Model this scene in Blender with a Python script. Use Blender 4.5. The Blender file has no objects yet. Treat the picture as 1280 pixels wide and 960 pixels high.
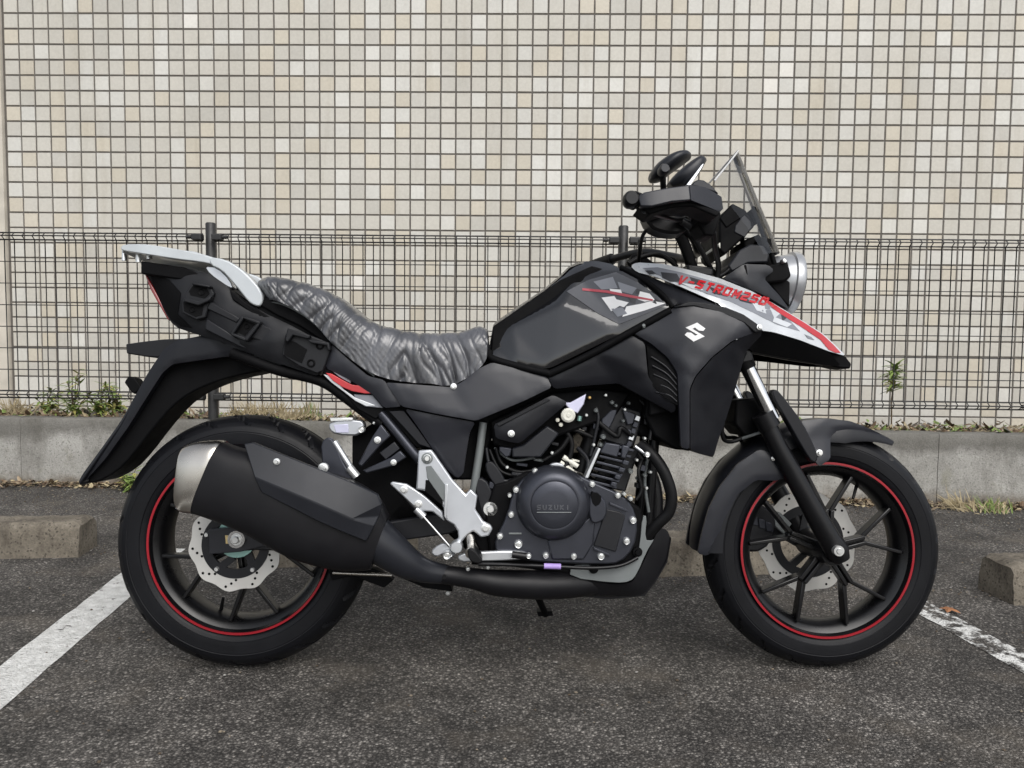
import bpy, bmesh, math, random
from mathutils import Vector, Matrix, noise
from mathutils.geometry import delaunay_2d_cdt
R = math.radians
rnd = random.Random(7)
scene = bpy.context.scene
C = scene.collection

# ---------------------------------------------------------------- camera
CAM_H, FPX, PITCH, ROLL = .811, 961.0, math.atan(60/961), .0104
cam_d = bpy.data.cameras.new('camera'); cam = bpy.data.objects.new('camera', cam_d); C.objects.link(cam)
cam_d.sensor_width = 36; cam_d.lens = 36*FPX/1280; cam_d.clip_end = 500; cam_d.clip_start = .05
CAMR = Matrix.Rotation(math.pi/2-PITCH, 4, 'X') @ Matrix.Rotation(ROLL, 4, 'Z')
CAMP = Vector((0, 0, CAM_H))
cam.matrix_world = Matrix.Translation(CAMP) @ CAMR
scene.camera = cam
# ---------------------------------------------------------------- sky, sun, exposure
SUN_EL, SUN_ROT = R(47), R(158)
world = bpy.data.worlds.new('World'); scene.world = world; world.use_nodes = True
wn = world.node_tree; bg = wn.nodes['Background']
sky = wn.nodes.new('ShaderNodeTexSky'); sky.sky_type = 'NISHITA'; sky.sun_disc = False
sky.sun_elevation = SUN_EL; sky.sun_rotation = SUN_ROT; sky.air_density = 1.0; sky.dust_density = 2.5; sky.ozone_density = 1.0
hs = wn.nodes.new('ShaderNodeHueSaturation'); hs.inputs['Saturation'].default_value = .30
wn.links.new(sky.outputs[0], hs.inputs['Color']); wn.links.new(hs.outputs[0], bg.inputs[0]); bg.inputs[1].default_value = .13
sun_d = bpy.data.lights.new('sun', 'SUN'); sun_d.energy = 1.2; sun_d.angle = R(50); sun_d.color = (1, .97, .93)
sun = bpy.data.objects.new('sun', sun_d); C.objects.link(sun)
sd = Vector((math.sin(SUN_ROT)*math.cos(SUN_EL), math.cos(SUN_ROT)*math.cos(SUN_EL), math.sin(SUN_EL)))
sun.rotation_euler = sd.to_track_quat('Z', 'Y').to_euler()
vs = scene.view_settings; vs.view_transform = 'Standard'; vs.look = 'None'; vs.exposure = .52; vs.gamma = 1

# ---------------------------------------------------------------- pixels to directions
def ray(px, py): return (CAMR.to_3x3() @ Vector(((px-640)/FPX, -(py-480)/FPX, -1)))
def gnd(px, py, z=0.0):
    d = ray(px, py); return CAMP + d*((z-CAM_H)/d.z)
def on_plane(px, py, p0, n):
    d = ray(px, py); return CAMP + d*((p0-CAMP).dot(n)/d.dot(n))

# ---------------------------------------------------------------- materials
def nodes_of(name):
    m = bpy.data.materials.new(name); m.use_nodes = True
    nt = m.node_tree; return m, nt, nt.nodes['Principled BSDF']
def N(nt, t, **kw):
    n = nt.nodes.new(t)
    for k, v in kw.items():
        if k in n.inputs: n.inputs[k].default_value = v
        else: setattr(n, k, v)
    return n
def ramp(nt, src, stops):
    r = nt.nodes.new('ShaderNodeValToRGB'); e = r.color_ramp.elements
    while len(e) < len(stops): e.new(.5)
    for k, (p, c) in enumerate(stops):
        e[k].position = p; e[k].color = (c, c, c, 1) if isinstance(c, (int, float)) else (*c, 1)
    nt.links.new(src, r.inputs[0]); return r
def mixc(nt, fac, a, b, mode='MIX'):
    n = nt.nodes.new('ShaderNodeMix'); n.data_type = 'RGBA'; n.blend_type = mode
    for sock, v in ((n.inputs[0], fac), (n.inputs[6], a), (n.inputs[7], b)):
        if hasattr(v, 'links'): nt.links.new(v, sock)
        else: sock.default_value = v if isinstance(v, (int, float)) else (*v, 1)
    return n.outputs[2]
def bump(nt, bs, h, strength=.3, dist=.002, prev=None):
    b = N(nt, 'ShaderNodeBump'); b.inputs['Strength'].default_value = strength; b.inputs['Distance'].default_value = dist
    nt.links.new(h, b.inputs['Height'])
    if prev: nt.links.new(prev, b.inputs['Normal'])
    nt.links.new(b.outputs[0], bs.inputs['Normal']); return b.outputs[0]
def simple(name, col, rough=.5, metal=0, coat=0, spec=.5, grain=0, gscale=900, var=.12, trans=0):
    m, nt, bs = nodes_of(name)
    tc = N(nt, 'ShaderNodeTexCoord')
    n1 = N(nt, 'ShaderNodeTexNoise', Scale=9.0, Detail=5.0); nt.links.new(tc.outputs['Object'], n1.inputs['Vector'])
    lo = tuple(c*(1-var) for c in col); hi = tuple(min(1, c*(1+var)) for c in col)
    nt.links.new(ramp(nt, n1.outputs[0], [(.3, lo), (.7, hi)]).outputs[0], bs.inputs['Base Color'])
    n2 = N(nt, 'ShaderNodeTexNoise', Scale=23.0, Detail=6.0); nt.links.new(tc.outputs['Object'], n2.inputs['Vector'])
    nt.links.new(ramp(nt, n2.outputs[0], [(.3, max(.02, rough*.85)), (.75, min(1, rough*1.18))]).outputs[0], bs.inputs['Roughness'])
    bs.inputs['Metallic'].default_value = metal; bs.inputs['Coat Weight'].default_value = coat
    bs.inputs['Coat Roughness'].default_value = .06; bs.inputs['Specular IOR Level'].default_value = spec
    if grain:
        g = N(nt, 'ShaderNodeTexNoise', Scale=gscale, Detail=2.0); nt.links.new(tc.outputs['Object'], g.inputs['Vector'])
        bump(nt, bs, g.outputs[0], grain, .0006)
    return m
M = {}
M['panel'] = simple('matt_dark_grey_paint', (.018, .019, .0245), .36, spec=.42, grain=.10)
M['panel_dark'] = simple('dark_moulded_plastic', (.0075, .008, .0108), .38, spec=.32, grain=.15)
M['plastic'] = simple('black_grained_plastic', (.0075, .008, .010), .48, spec=.32, grain=.35, gscale=500)
M['black'] = simple('deep_black_plastic', (.0025, .0025, .003), .65, spec=.12, grain=.2)
M['bmetal'] = simple('black_painted_metal', (.005, .005, .006), .36, spec=.32)
M['engine'] = simple('engine_dark_paint', (.045, .048, .060), .33, metal=.55, spec=.5, grain=.2, gscale=400)
M['engine_dk'] = simple('engine_black_paint', (.010, .0105, .013), .42, spec=.35, grain=.2)
M['gloss'] = simple('gloss_black_tank_paint', (.0045, .0047, .006), .12, coat=1.0, spec=.5)
M['tank_grey'] = simple('tank_graphic_grey', (.065, .069, .08), .45, coat=.1)
M['silver'] = simple('satin_aluminium', (.66, .68, .70), .38, metal=.85)
M['alu_w'] = simple('pale_cast_aluminium', (.58, .60, .63), .42, metal=.8)
M['rimblack'] = simple('black_wheel_paint', (.003, .003, .0036), .30, spec=.45)
M['chrome'] = simple('bright_steel', (.78, .78, .78), .16, metal=1)
M['steel'] = simple('brushed_stainless_steel', (.56, .53, .48), .27, metal=1)
M['zinc'] = simple('zinc_plated_bolt', (.82, .83, .82), .28, metal=.8)
M['brass'] = simple('yellow_passivated_steel', (.72, .56, .28), .35, metal=.8)
M['rotor'] = simple('ground_steel_disc', (.58, .57, .54), .5, metal=.25)
M['rubber'] = simple('tyre_rubber', (.0048, .0051, .0066), .46, spec=.22, grain=.3, gscale=350, var=.25)
M['rubber2'] = simple('hose_rubber', (.004, .004, .0045), .5, spec=.25)
M['red'] = simple('red_rim_stripe', (.27, .007, .015), .32)
M['redp'] = simple('red_paint', (.46, .008, .014), .3, coat=.6)
M['redl'] = simple('faded_red_paint', (.40, .06, .08), .4, coat=.1)
M['white'] = simple('white_print', (.78, .78, .78), .4)
M['wsilver'] = simple('silver_white_paint', (.62, .64, .66), .3, metal=.25, coat=.6)
M['greyp'] = simple('grey_print', (.20, .21, .235), .4, coat=.15)
M['greyd'] = simple('dark_grey_print', (.03, .031, .036), .4, coat=.15)
M['muffler'] = simple('satin_black_silencer', (.0065, .0064, .0078), .46, spec=.26, grain=.1)
M['shield'] = simple('heat_shield_plastic', (.014, .0152, .0195), .38, spec=.4, grain=.1)
M['lens'] = simple('red_lamp_lens', (.22, .012, .012), .15, coat=1)
M['teal'] = simple('iridescent_sensor_ring', (.30, .50, .46), .3, metal=.7)
M['cream'] = simple('white_cap_plastic', (.75, .74, .66), .45)
M['purple'] = simple('violet_cable_tag', (.42, .30, .68), .5)
M['lgrey'] = simple('light_grey_bracket', (.17, .185, .185), .45, metal=.2)
M['lead'] = simple('pale_blue_plate', (.62, .62, .78), .35, metal=.4)
def glassm():
    m, nt, bs = nodes_of('clear_screen_plastic'); out = nt.nodes['Material Output']; nt.nodes.remove(bs)
    t = N(nt, 'ShaderNodeBsdfTransparent'); t.inputs[0].default_value = (.90, .90, .895, 1); g = N(nt, 'ShaderNodeBsdfGlossy'); g.inputs['Roughness'].default_value = .06
    fr = N(nt, 'ShaderNodeFresnel'); fr.inputs[0].default_value = 1.42; mx = N(nt, 'ShaderNodeMixShader')
    nt.links.new(fr.outputs[0], mx.inputs[0]); nt.links.new(t.outputs[0], mx.inputs[1]); nt.links.new(g.outputs[0], mx.inputs[2]); nt.links.new(mx.outputs[0], out.inputs[0]); return m
M['clear'] = glassm()
M['lampsilver'] = simple('headlight_silver_paint', (.36, .37, .385), .32, metal=.5, coat=.4)

# ---------------------------------------------------------------- mesh helpers
def link(name, me, mat, parent=None, sharp=32):
    if sharp is not None:
        for p in me.polygons: p.use_smooth = True
        me.set_sharp_from_angle(angle=R(sharp))
    if mat is not None and not me.materials: me.materials.append(mat if not isinstance(mat, str) else M[mat])
    o = bpy.data.objects.new(name, me); C.objects.link(o)
    if parent is not None: o.parent = parent
    return o
def mesh_of(name, vs_, fs): 
    me = bpy.data.meshes.new(name); me.from_pydata([tuple(v) for v in vs_], [], fs); me.validate(); me.update()
    bm = bmesh.new(); bm.from_mesh(me); bmesh.ops.recalc_face_normals(bm, faces=bm.faces); bm.to_mesh(me); bm.free(); return me
def tag(o, label=None, cat=None, group=None, kind=None):
    if label: o['label'] = label
    if cat: o['category'] = cat
    if group: o['group'] = group
    if kind: o['kind'] = kind
    return o
def empty(name, loc=(0, 0, 0)):
    o = bpy.data.objects.new(name, None); C.objects.link(o); o.location = loc; o.empty_display_size = .1; return o
def bevel(o, w=.002, seg=2, ang=30):
    b = o.modifiers.new('bevel', 'BEVEL'); b.width = w; b.segments = seg; b.limit_method = 'ANGLE'; b.angle_limit = R(ang); return o
def chaikin(pts, n=1, closed=True):
    for _ in range(n):
        q = []
        L = len(pts)
        for i in range(L if closed else L-1):
            a, b = pts[i], pts[(i+1) % L]
            q.append(tuple(.75*x+.25*y for x, y in zip(a, b))); q.append(tuple(.25*x+.75*y for x, y in zip(a, b)))
        if not closed: q = [pts[0]]+q+[pts[-1]]
        pts = q
    return pts
def catmull(pts, k=6):
    out = []
    L = len(pts)
    for i in range(L-1):
        p0, p1, p2, p3 = pts[max(i-1, 0)], pts[i], pts[i+1], pts[min(i+2, L-1)]
        for j in range(k):
            t = j/k
            out.append(tuple(.5*((2*b)+(-a+c)*t+(2*a-5*b+4*c-d)*t*t+(-a+3*b-3*c+d)*t**3) for a, b, c, d in zip(p0, p1, p2, p3)))
    out.append(tuple(pts[-1])); return out
def sweep(points, radii, n=12, cap=True):
    vs_, fs = [], []; up = Vector((0, 1, .2)).normalized(); L = len(points)
    for i, p in enumerate(points):
        t = (points[min(i+1, L-1)]-points[max(i-1, 0)]).normalized()
        u = up - t*up.dot(t)
        if u.length < 1e-3: u = Vector((1, 0, 0)) - t*t.x
        u.normalize(); w = t.cross(u); up = u
        for j in range(n):
            a = 2*math.pi*j/n; vs_.append(p+(u*math.cos(a)+w*math.sin(a))*radii[i])
    for i in range(L-1):
        for j in range(n):
            k = (j+1) % n; fs.append((i*n+j, i*n+k, (i+1)*n+k, (i+1)*n+j))
    if cap: fs.append(tuple(range(n))[::-1]); fs.append(tuple((L-1)*n+j for j in range(n)))
    return vs_, fs
# ================================================================ THE SETTING
def stone_ground(name, base, speck, dirt):
    m, nt, bs = nodes_of(name)
    tc = N(nt, 'ShaderNodeTexCoord'); P = tc.outputs['Object']
    def vor(scale, rnd_=1.0, feat='F1'):
        v = N(nt, 'ShaderNodeTexVoronoi', Scale=scale); v.feature = feat; v.inputs['Randomness'].default_value = rnd_; nt.links.new(P, v.inputs['Vector']); return v
    def noi(scale, d=6.0, r=.6):
        n = N(nt, 'ShaderNodeTexNoise', Scale=scale, Detail=d, Roughness=r); nt.links.new(P, n.inputs['Vector']); return n
    v1, v2, v3 = vor(150), vor(340), vor(60)
    cellv = ramp(nt, mixc(nt, 1.0, v1.outputs['Color'], (1, 1, 1), 'MULTIPLY'), [(0, 0.0), (1, 1.0)])
    sep = N(nt, 'ShaderNodeSeparateColor'); nt.links.new(v1.outputs['Color'], sep.inputs[0])
    sep2 = N(nt, 'ShaderNodeSeparateColor'); nt.links.new(v2.outputs['Color'], sep2.inputs[0])
    # stone colours by cell
    c1 = ramp(nt, sep.outputs[0], [(0, tuple(b*.45 for b in base)), (.55, base), (.82, tuple(b*1.9 for b in base)), (.97, speck)])
    c2 = ramp(nt, sep2.outputs[1], [(0, tuple(b*.5 for b in base)), (.6, tuple(b*1.1 for b in base)), (.93, tuple(b*2.6 for b in base)), (1, speck)])
    col = mixc(nt, .45, c1.outputs[0], c2.outputs[0])
    gap = ramp(nt, v1.outputs['Distance'], [(.28, 1.0), (.62, .24)])
    col = mixc(nt, .85, col, gap.outputs[0], 'MULTIPLY')
    big = noi(1.9, 9, .68); col = mixc(nt, 1.0, col, ramp(nt, big.outputs[0], [(.32, .58), (.68, 1.32)]).outputs[0], 'MULTIPLY')
    mid = noi(7.5, 8, .7); col = mixc(nt, 1.0, col, ramp(nt, mid.outputs[0], [(.34, .72), (.66, 1.28)]).outputs[0], 'MULTIPLY'); dn = noi(3.1, 8, .65); dm = ramp(nt, dn.outputs[0], [(.52, 0.0), (.74, .55)])
    col = mixc(nt, dm.outputs[0], col, dirt)
    nt.links.new(col, bs.inputs['Base Color'])
    bs.inputs['Roughness'].default_value = .82; bs.inputs['Specular IOR Level'].default_value = .35
    h = ramp(nt, v1.outputs['Distance'], [(.1, 1.0), (.6, 0.0)]); h2 = ramp(nt, v2.outputs['Distance'], [(.1, 1.0), (.6, 0.0)])
    pv = bump(nt, bs, h.outputs[0], .75, .004); pv = bump(nt, bs, h2.outputs[0], .5, .002, pv)
    return m
M['asphalt'] = stone_ground('worn_asphalt', (.108, .100, .091), (.46, .43, .39), (.150, .128, .101))
def paint_mat(name, lo, hi, scale):
    """worn road paint: white where the coat survives, asphalt stones where it is gone"""
    m = M['asphalt'].copy(); m.name = name; nt = m.node_tree; bs = nt.nodes['Principled BSDF']
    old = bs.inputs['Base Color'].links[0].from_socket
    tc = [n for n in nt.nodes if n.type == 'TEX_COORD'][0]
    n1 = N(nt, 'ShaderNodeTexNoise', Scale=scale, Detail=9.0, Roughness=.72); nt.links.new(tc.outputs['Object'], n1.inputs['Vector'])
    msk = ramp(nt, n1.outputs[0], [(lo, 0.0), (hi, 1.0)])
    n2 = N(nt, 'ShaderNodeTexNoise', Scale=40.0, Detail=5.0); nt.links.new(tc.outputs['Object'], n2.inputs['Vector'])
    w = ramp(nt, n2.outputs[0], [(.3, (.50, .50, .48)), (.7, (.74, .74, .72))])
    nt.links.new(mixc(nt, msk.outputs[0], old, w.outputs[0]), bs.inputs['Base Color']); return m
M['paint'] = paint_mat('worn_white_road_paint', .34, .42, 26.0)
M['paint_worn'] = paint_mat('flaked_white_road_paint', .47, .55, 20.0)
def concrete(name, a, b, stain, sc=3.0, rough_b=.6, moss=None):
    m, nt, bs = nodes_of(name); tc = N(nt, 'ShaderNodeTexCoord'); P = tc.outputs['Object']
    def noi(scale, d=8.0, r=.65, st=(1, 1, 1)):
        mp = N(nt, 'ShaderNodeMapping'); mp.inputs['Scale'].default_value = st; nt.links.new(P, mp.inputs['Vector'])
        n = N(nt, 'ShaderNodeTexNoise', Scale=scale, Detail=d, Roughness=r); nt.links.new(mp.outputs[0], n.inputs['Vector']); return n.outputs[0]
    col = ramp(nt, noi(sc), [(.3, a), (.7, b)]).outputs[0]
    col = mixc(nt, ramp(nt, noi(sc*1.3, 9, .7, (1, 1, .35)), [(.48, 0.0), (.68, .85)]).outputs[0], col, stain)
    if moss: col = mixc(nt, ramp(nt, noi(5.5, 9, .7), [(.56, 0.0), (.72, .6)]).outputs[0], col, moss)
    if moss:
        sx = N(nt, 'ShaderNodeSeparateXYZ'); nt.links.new(P, sx.inputs[0])
        def band(z0, z1, nz, amt):      # ragged band between two heights
            mth = N(nt, 'ShaderNodeMath', operation='MULTIPLY_ADD'); nt.links.new(noi(nz, 7, .7), mth.inputs[0]); mth.inputs[1].default_value = .22; nt.links.new(sx.outputs[2], mth.inputs[2])
            return ramp(nt, mth.outputs[0], [(z0+.11, 0.0 if amt > 0 else -amt), (z1+.11, amt if amt > 0 else 0.0)]).outputs[0]
        col = mixc(nt, band(.235, .295, 3.0, .72), col, (.10, .094, .08)); col = mixc(nt, band(.01, .065, 6.0, -.75), col, (.13, .10, .068))
    fine = noi(130, 6, .7); col = mixc(nt, .55, col, ramp(nt, fine, [(.3, .45), (.7, 1.25)]).outputs[0], 'MULTIPLY')
    v = N(nt, 'ShaderNodeTexVoronoi', Scale=170.0); nt.links.new(P, v.inputs['Vector'])
    sp = N(nt, 'ShaderNodeSeparateColor'); nt.links.new(v.outputs['Color'], sp.inputs[0])
    col = mixc(nt, ramp(nt, sp.outputs[0], [(.86, 0.0), (.95, rough_b)]).outputs[0], col, tuple(x*.45 for x in a))
    nt.links.new(col, bs.inputs['Base Color']); bs.inputs['Roughness'].default_value = .9
    pv = bump(nt, bs, fine, .55, .004); bump(nt, bs, noi(22, 6), .4, .008, pv); return m
M['kerb'] = concrete('weathered_kerb_concrete', (.25, .243, .22), (.45, .44, .41), (.135, .127, .11), 3.4, .5, (.17, .165, .10))
M['stop'] = concrete('rough_wheel_stop_concrete', (.115, .098, .076), (.26, .23, .182), (.058, .048, .037), 8.0, .8)
M['soil'] = concrete('dry_soil', (.10, .078, .055), (.17, .14, .105), (.06, .048, .035), 14.0, .8, (.13, .13, .06))
M['trim'] = simple('beige_render', (.55, .51, .44), .8, grain=.4, gscale=300)

# ground
def sheet(name, pts, z, mat, kind='structure'):
    me = mesh_of(name, [(p[0], p[1], z) for p in pts], [tuple(range(len(pts)))])
    if me.polygons[0].normal.z < 0: me.flip_normals()
    return tag(link(name, me, mat, None, None), kind=kind)
sheet('ground', [(-150, -150), (150, -150), (150, 150), (-150, 150)], 0, M['asphalt'])
def line_strip(name, e0, e1, mat):
    """painted line between two edges given by ground points, ragged along both edges"""
    n = 60; vs_, fs = [], []
    for i in range(n+1):
        t = i/n
        for k, e in enumerate((e0, e1)):
            p = e[0].lerp(e[1], t); q = (e1 if k == 0 else e0)[0].lerp((e1 if k == 0 else e0)[1], t)
            j = (noise.noise(Vector((p.x*31, p.y*31, k*7.)))*.5+.5)*.011; p = p+(q-p).normalized()*j
            vs_.append((p.x, p.y, .0018))
    for i in range(n): fs.append((2*i, 2*i+1, 2*i+3, 2*i+2))
    me = mesh_of(name, vs_, fs)
    if me.polygons[0].normal.z < 0: me.flip_normals()
    return tag(link(name, me, mat, None, None), kind='structure')
# bay direction from the two painted lines
a0, a1 = gnd(0, 832), gnd(150, 712); b0, b1 = gnd(0, 885), gnd(165, 748)
bay = ((a1-a0).normalized()+(b1-b0).normalized()).normalized()
def along(p, y0, y1): return [p+bay*((y0-p.y)/bay.y), p+bay*((y1-p.y)/bay.y)]
lw = Vector((bay.y, -bay.x, 0))*.066
lc = (gnd(78, 795))
line_strip('parking_line', along(lc-lw, -.6, 2.84), along(lc+lw, -.6, 2.84), M['paint'])
rc = (gnd(1166, 768)+gnd(1280, 828))/2
line_strip('parking_line', along(rc-lw*.8, -.6, 2.40), along(rc+lw*.8, -.6, 2.40), M['paint_worn'])

# wheel stops
def wheel_stop(px_corner, right, length, label, seed):
    """rough concrete block; px_corner is the ground pixel of a front corner, the block runs right or left of it"""
    c = gnd(*px_corner); u = Vector((bay.y, -bay.x, 0))*(1 if right else -1); v = bay.copy()
    prof = [(0, -.01), (.012, .112), (.024, .125), (.136, .125), (.150, .112), (.162, -.01)]
    n = 36; vs_, fs = [], []; L = len(prof)
    sub = []
    for i in range(L-1):
        for k in range(6): sub.append(tuple(prof[i][j]+(prof[i+1][j]-prof[i][j])*k/6 for j in (0, 1)))
    sub.append(prof[-1]); L = len(sub)
    for i in range(n+1):
        t = i/n*length; e = min(t, length-t); inset = .012*max(0, 1-e/.02)
        for (d, z) in sub:
            zz = z-(inset if z > .1 else 0)
            p = u*t + v*d
            nz = noise.noise(Vector((p.x*22+seed, p.y*22, zz*22)))*.006+noise.noise(Vector((p.x*70+seed, p.y*70, zz*70)))*.003
            chip = max(0, noise.noise(Vector((t*9+seed, d*9, 3.)))-.25)*.05 if z > .1 else 0
            vs_.append(p+Vector((0, 0, zz-chip))+v*nz*(1 if d < .09 else -1)+Vector((0, 0, nz if z > .1 else 0)))
    for i in range(n):
        for j in range(L-1): fs.append((i*L+j, i*L+j+1, (i+1)*L+j+1, (i+1)*L+j))
    fs.append(tuple(range(L))); fs.append(tuple(n*L+j for j in range(L-1, -1, -1)))
    o = link('wheel_stop', mesh_of('wheel_stop', vs_, fs), M['stop'], None, 50); o.location = c
    return tag(o, label, 'wheel stop')
wheel_stop((98, 697), False, .62, 'rough concrete wheel stop block outside the bold white bay line', 1)
wheel_stop((522, 706), False, .62, 'rough concrete wheel stop block behind the motorcycle rear wheel', 5)
wheel_stop((800, 722), True, .62, 'rough concrete wheel stop block behind the motorcycle front wheel', 9)
wheel_stop((1268, 757), True, .62, 'rough concrete wheel stop block beyond the flaked white bay line', 13)

# low kerb wall
k0, k1 = gnd(0, 604), gnd(1280, 633); kd = (k1-k0).normalized(); kn = Vector((-kd.y, kd.x, 0))
KT = (CAMP + ray(640, 533)*((k0-CAMP).dot(kn)/ray(640, 533).dot(kn))).z
kerb = empty('kerb_wall', (k0+k1)/2); tag(kerb, 'low weathered grey concrete kerb wall under the wire fence', 'kerb wall')
def kx(px, py): return (on_plane(px, py, k0, kn)-(k0+k1)/2).dot(kd)
joints = [-7.0, -4.9, kx(26, 560), (kx(26, 560)+kx(1172, 590))/2, kx(1172, 590), kx(1172, 590)+2.1, 6.5]
def kerb_block(x0, x1, seed):
    vs_, fs = [], []; W = .13; nx, nz = 40, 10
    prof = [(0, -.05+ (KT+.045)*k/nz) for k in range(nz+1)]+[(.004, KT-.001), (.012, KT), (W*.5, KT), (W-.01, KT), (W, KT-.01), (W, -.05)]
    L = len(prof)
    for i in range(nx+1):
        t = x0+.0015+(x1-x0-.003)*i/nx; e = min(t-x0, x1-t)
        for d, z in prof:
            nzv = noise.noise(Vector((t*5+seed, d*9, z*9)))*.004+noise.noise(Vector((t*23, d*30, z*23)))*.002
            chip = max(0, noise.noise(Vector((t*6+seed, 4., 3.)))-.3)*.03 if z > KT-.012 and d < .02 else 0
            vs_.append(kd*t+kn*(d+nzv+chip)+Vector((0, 0, z+(nzv*.6-chip*.5 if z > KT-.02 else 0))))
    for i in range(nx):
        for j in range(L-1): fs.append((i*L+j, i*L+j+1, (i+1)*L+j+1, (i+1)*L+j))
    fs.append(tuple(range(L))); fs.append(tuple(nx*L+j for j in range(L)))
    link('kerb_block', mesh_of('kerb_block', vs_, fs), M['kerb'], kerb, 50)
for i in range(len(joints)-1): kerb_block(joints[i], joints[i+1], i*13.)

# tiled wall
WY = .1*FPX/18.66*1.0
wyaw = R(-1.2); wd = Vector((math.cos(wyaw), math.sin(wyaw), 0)); wnrm = Vector((-wd.y, wd.x, 0)); wp = Vector((0, WY, 0))
o0 = on_plane(666.3, 17.8, wp, wnrm)            # a joint crossing
PIT = .1
bed_z = KT-.16
wall = empty('tiled_wall', Vector((o0.x, o0.y, 0))); tag(wall, 'building wall faced with small square beige and cream tiles', 'wall')
wall.rotation_euler.z = wyaw
def wbox(name, x0, x1, y0, y1, z0, z1, mat, parent):
    vs_ = [(x, y, z) for x in (x0, x1) for y in (y0, y1) for z in (z0, z1)]
    return link(name, mesh_of(name, vs_, [(0, 1, 3, 2), (4, 6, 7, 5), (0, 4, 5, 1), (2, 3, 7, 6), (0, 2, 6, 4), (1, 5, 7, 3)]), mat, parent, None)
M['grout'] = simple('dark_tile_grout', (.115, .104, .092), .9, grain=.4, gscale=200)
lft = (on_plane(7, 150, wp, wnrm)-Vector((o0.x, o0.y, 0))).dot(wd)
wbox('grout_bed', lft-.3, 5.6, 0, .25, 0, 4.4, M['grout'], wall)
tcols = []
for i in range(14):
    k = rnd.random()
    if i < 5: c = Vector((.585, .572, .53))*rnd.uniform(.95, 1.04)
    elif i < 8: c = Vector((.63, .63, .605))*rnd.uniform(.96, 1.06)
    elif i < 11: c = Vector((.58, .545, .47))*rnd.uniform(.95, 1.03)
    elif i < 13: c = Vector((.555, .545, .51))*rnd.uniform(.94, 1.0)
    else: c = Vector((.75, .74, .71))
    tcols.append(tuple(c))
wts = [9, 9, 9, 8, 8, 6, 6, 5, 5, 4, 3, 5, 5, .5]
tmats = []
def tile_mat(c):
    m, nt, bs = nodes_of('ceramic_tile_glaze'); g = N(nt, 'ShaderNodeNewGeometry'); P = g.outputs['Position']
    def noi(scale, d=6.0, r=.6, st=(1, 1, 1)):
        mp = N(nt, 'ShaderNodeMapping'); mp.inputs['Scale'].default_value = st; nt.links.new(P, mp.inputs['Vector'])
        n = N(nt, 'ShaderNodeTexNoise', Scale=scale, Detail=d, Roughness=r); nt.links.new(mp.outputs[0], n.inputs['Vector']); return n.outputs[0]
    c = (c[0]*1.0, c[1]*.985, c[2]*.955)
    col = mixc(nt, 1.0, c, ramp(nt, noi(1.1), [(.32, (.90, .89, .87)), (.68, (1.05, 1.05, 1.05))]).outputs[0], 'MULTIPLY')
    col = mixc(nt, 1.0, col, ramp(nt, noi(7.0, 8, .65, (1, 1, .10)), [(.55, 1.0), (.80, (.84, .82, .78))]).outputs[0], 'MULTIPLY')
    col = mixc(nt, 1.0, col, ramp(nt, noi(55, 5, .7), [(.25, .90), (.7, 1.04)]).outputs[0], 'MULTIPLY')
    nt.links.new(col, bs.inputs['Base Color']); bs.inputs['Specular IOR Level'].default_value = .4
    nt.links.new(ramp(nt, noi(18), [(.3, .30), (.7, .55)]).outputs[0], bs.inputs['Roughness'])
    bump(nt, bs, noi(140, 3), .25, .001); return m
for i, c in enumerate(tcols):
    tmats.append(tile_mat(c))
tmesh = []
h = PIT/2-.0038
def tile_geo(cx, cz, dz=0.0):
    b = .0028; y0, y1 = .002, -.0048+dz
    return [(cx-h, y0, cz-h), (cx+h, y0, cz-h), (cx+h, y0, cz+h), (cx-h, y0, cz+h), (cx-h+b, y1, cz-h+b), (cx+h-b, y1, cz-h+b), (cx+h-b, y1, cz+h-b), (cx-h+b, y1, cz+h-b)], \
        [(4, 5, 6, 7), (0, 1, 5, 4), (1, 2, 6, 5), (2, 3, 7, 6), (3, 0, 4, 7)]
for i in range(14):
    v, f = tile_geo(0, 0); me = bpy.data.meshes.new('tile'); me.from_pydata(v, [], f); me.materials.append(tmats[i]); tmesh.append(me)
oz = o0.z % PIT
cells = []
ncol0 = int(math.floor(lft/PIT)); 
for c in range(ncol0, 55):
    for r in range(0, 43):
        x = (c+.5)*PIT; z = oz+(r+.5)*PIT
        if x < lft-.02 or z < bed_z-.08: continue
        w = Vector((o0.x, o0.y, 0))+wd*x+Vector((0, 0, z))
        q = CAMR.to_3x3().transposed() @ (w-CAMP); px, py = 640+FPX*q.x/-q.z, 480-FPX*q.y/-q.z
        vis = 20 < px < 1260 and 5 < py < 285
        cells.append((x, z, rnd.choices(range(14), wts)[0], vis, px, py))
# the tiles in full view above the seat are objects of their own, the rest is one part
near = sorted([c for c in cells if c[3]], key=lambda c: abs(c[4]-560)+1.4*abs(c[5]-170))[:300]
own = set(id(c) for c in near)
vs_, fs, mi = [], [], []
for c in cells:
    x, z, k = c[:3]
    if id(c) in own:
        o = bpy.data.objects.new('tile', tmesh[k]); C.objects.link(o); o.parent = wall
        o.location = (x+rnd.uniform(-.0006, .0006), rnd.uniform(-.001, .0008), z+rnd.uniform(-.0006, .0006)); o.rotation_euler = (rnd.gauss(0, .006), 0, rnd.gauss(0, .006))
    else:
        v, f = tile_geo(x+rnd.uniform(-.0006, .0006), z+rnd.uniform(-.0006, .0006)); n0 = len(vs_)
        tx, tz = rnd.gauss(0, .006), rnd.gauss(0, .006)
        vs_ += [(a, b+(a-x)*tx+(cc-z)*tz, cc) for a, b, cc in v]; fs += [tuple(n0+q for q in ff) for ff in f]; mi += [k]*5
me = bpy.data.meshes.new('tile_field'); me.from_pydata(vs_, [], fs)
for m in tmats: me.materials.append(m)
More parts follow.
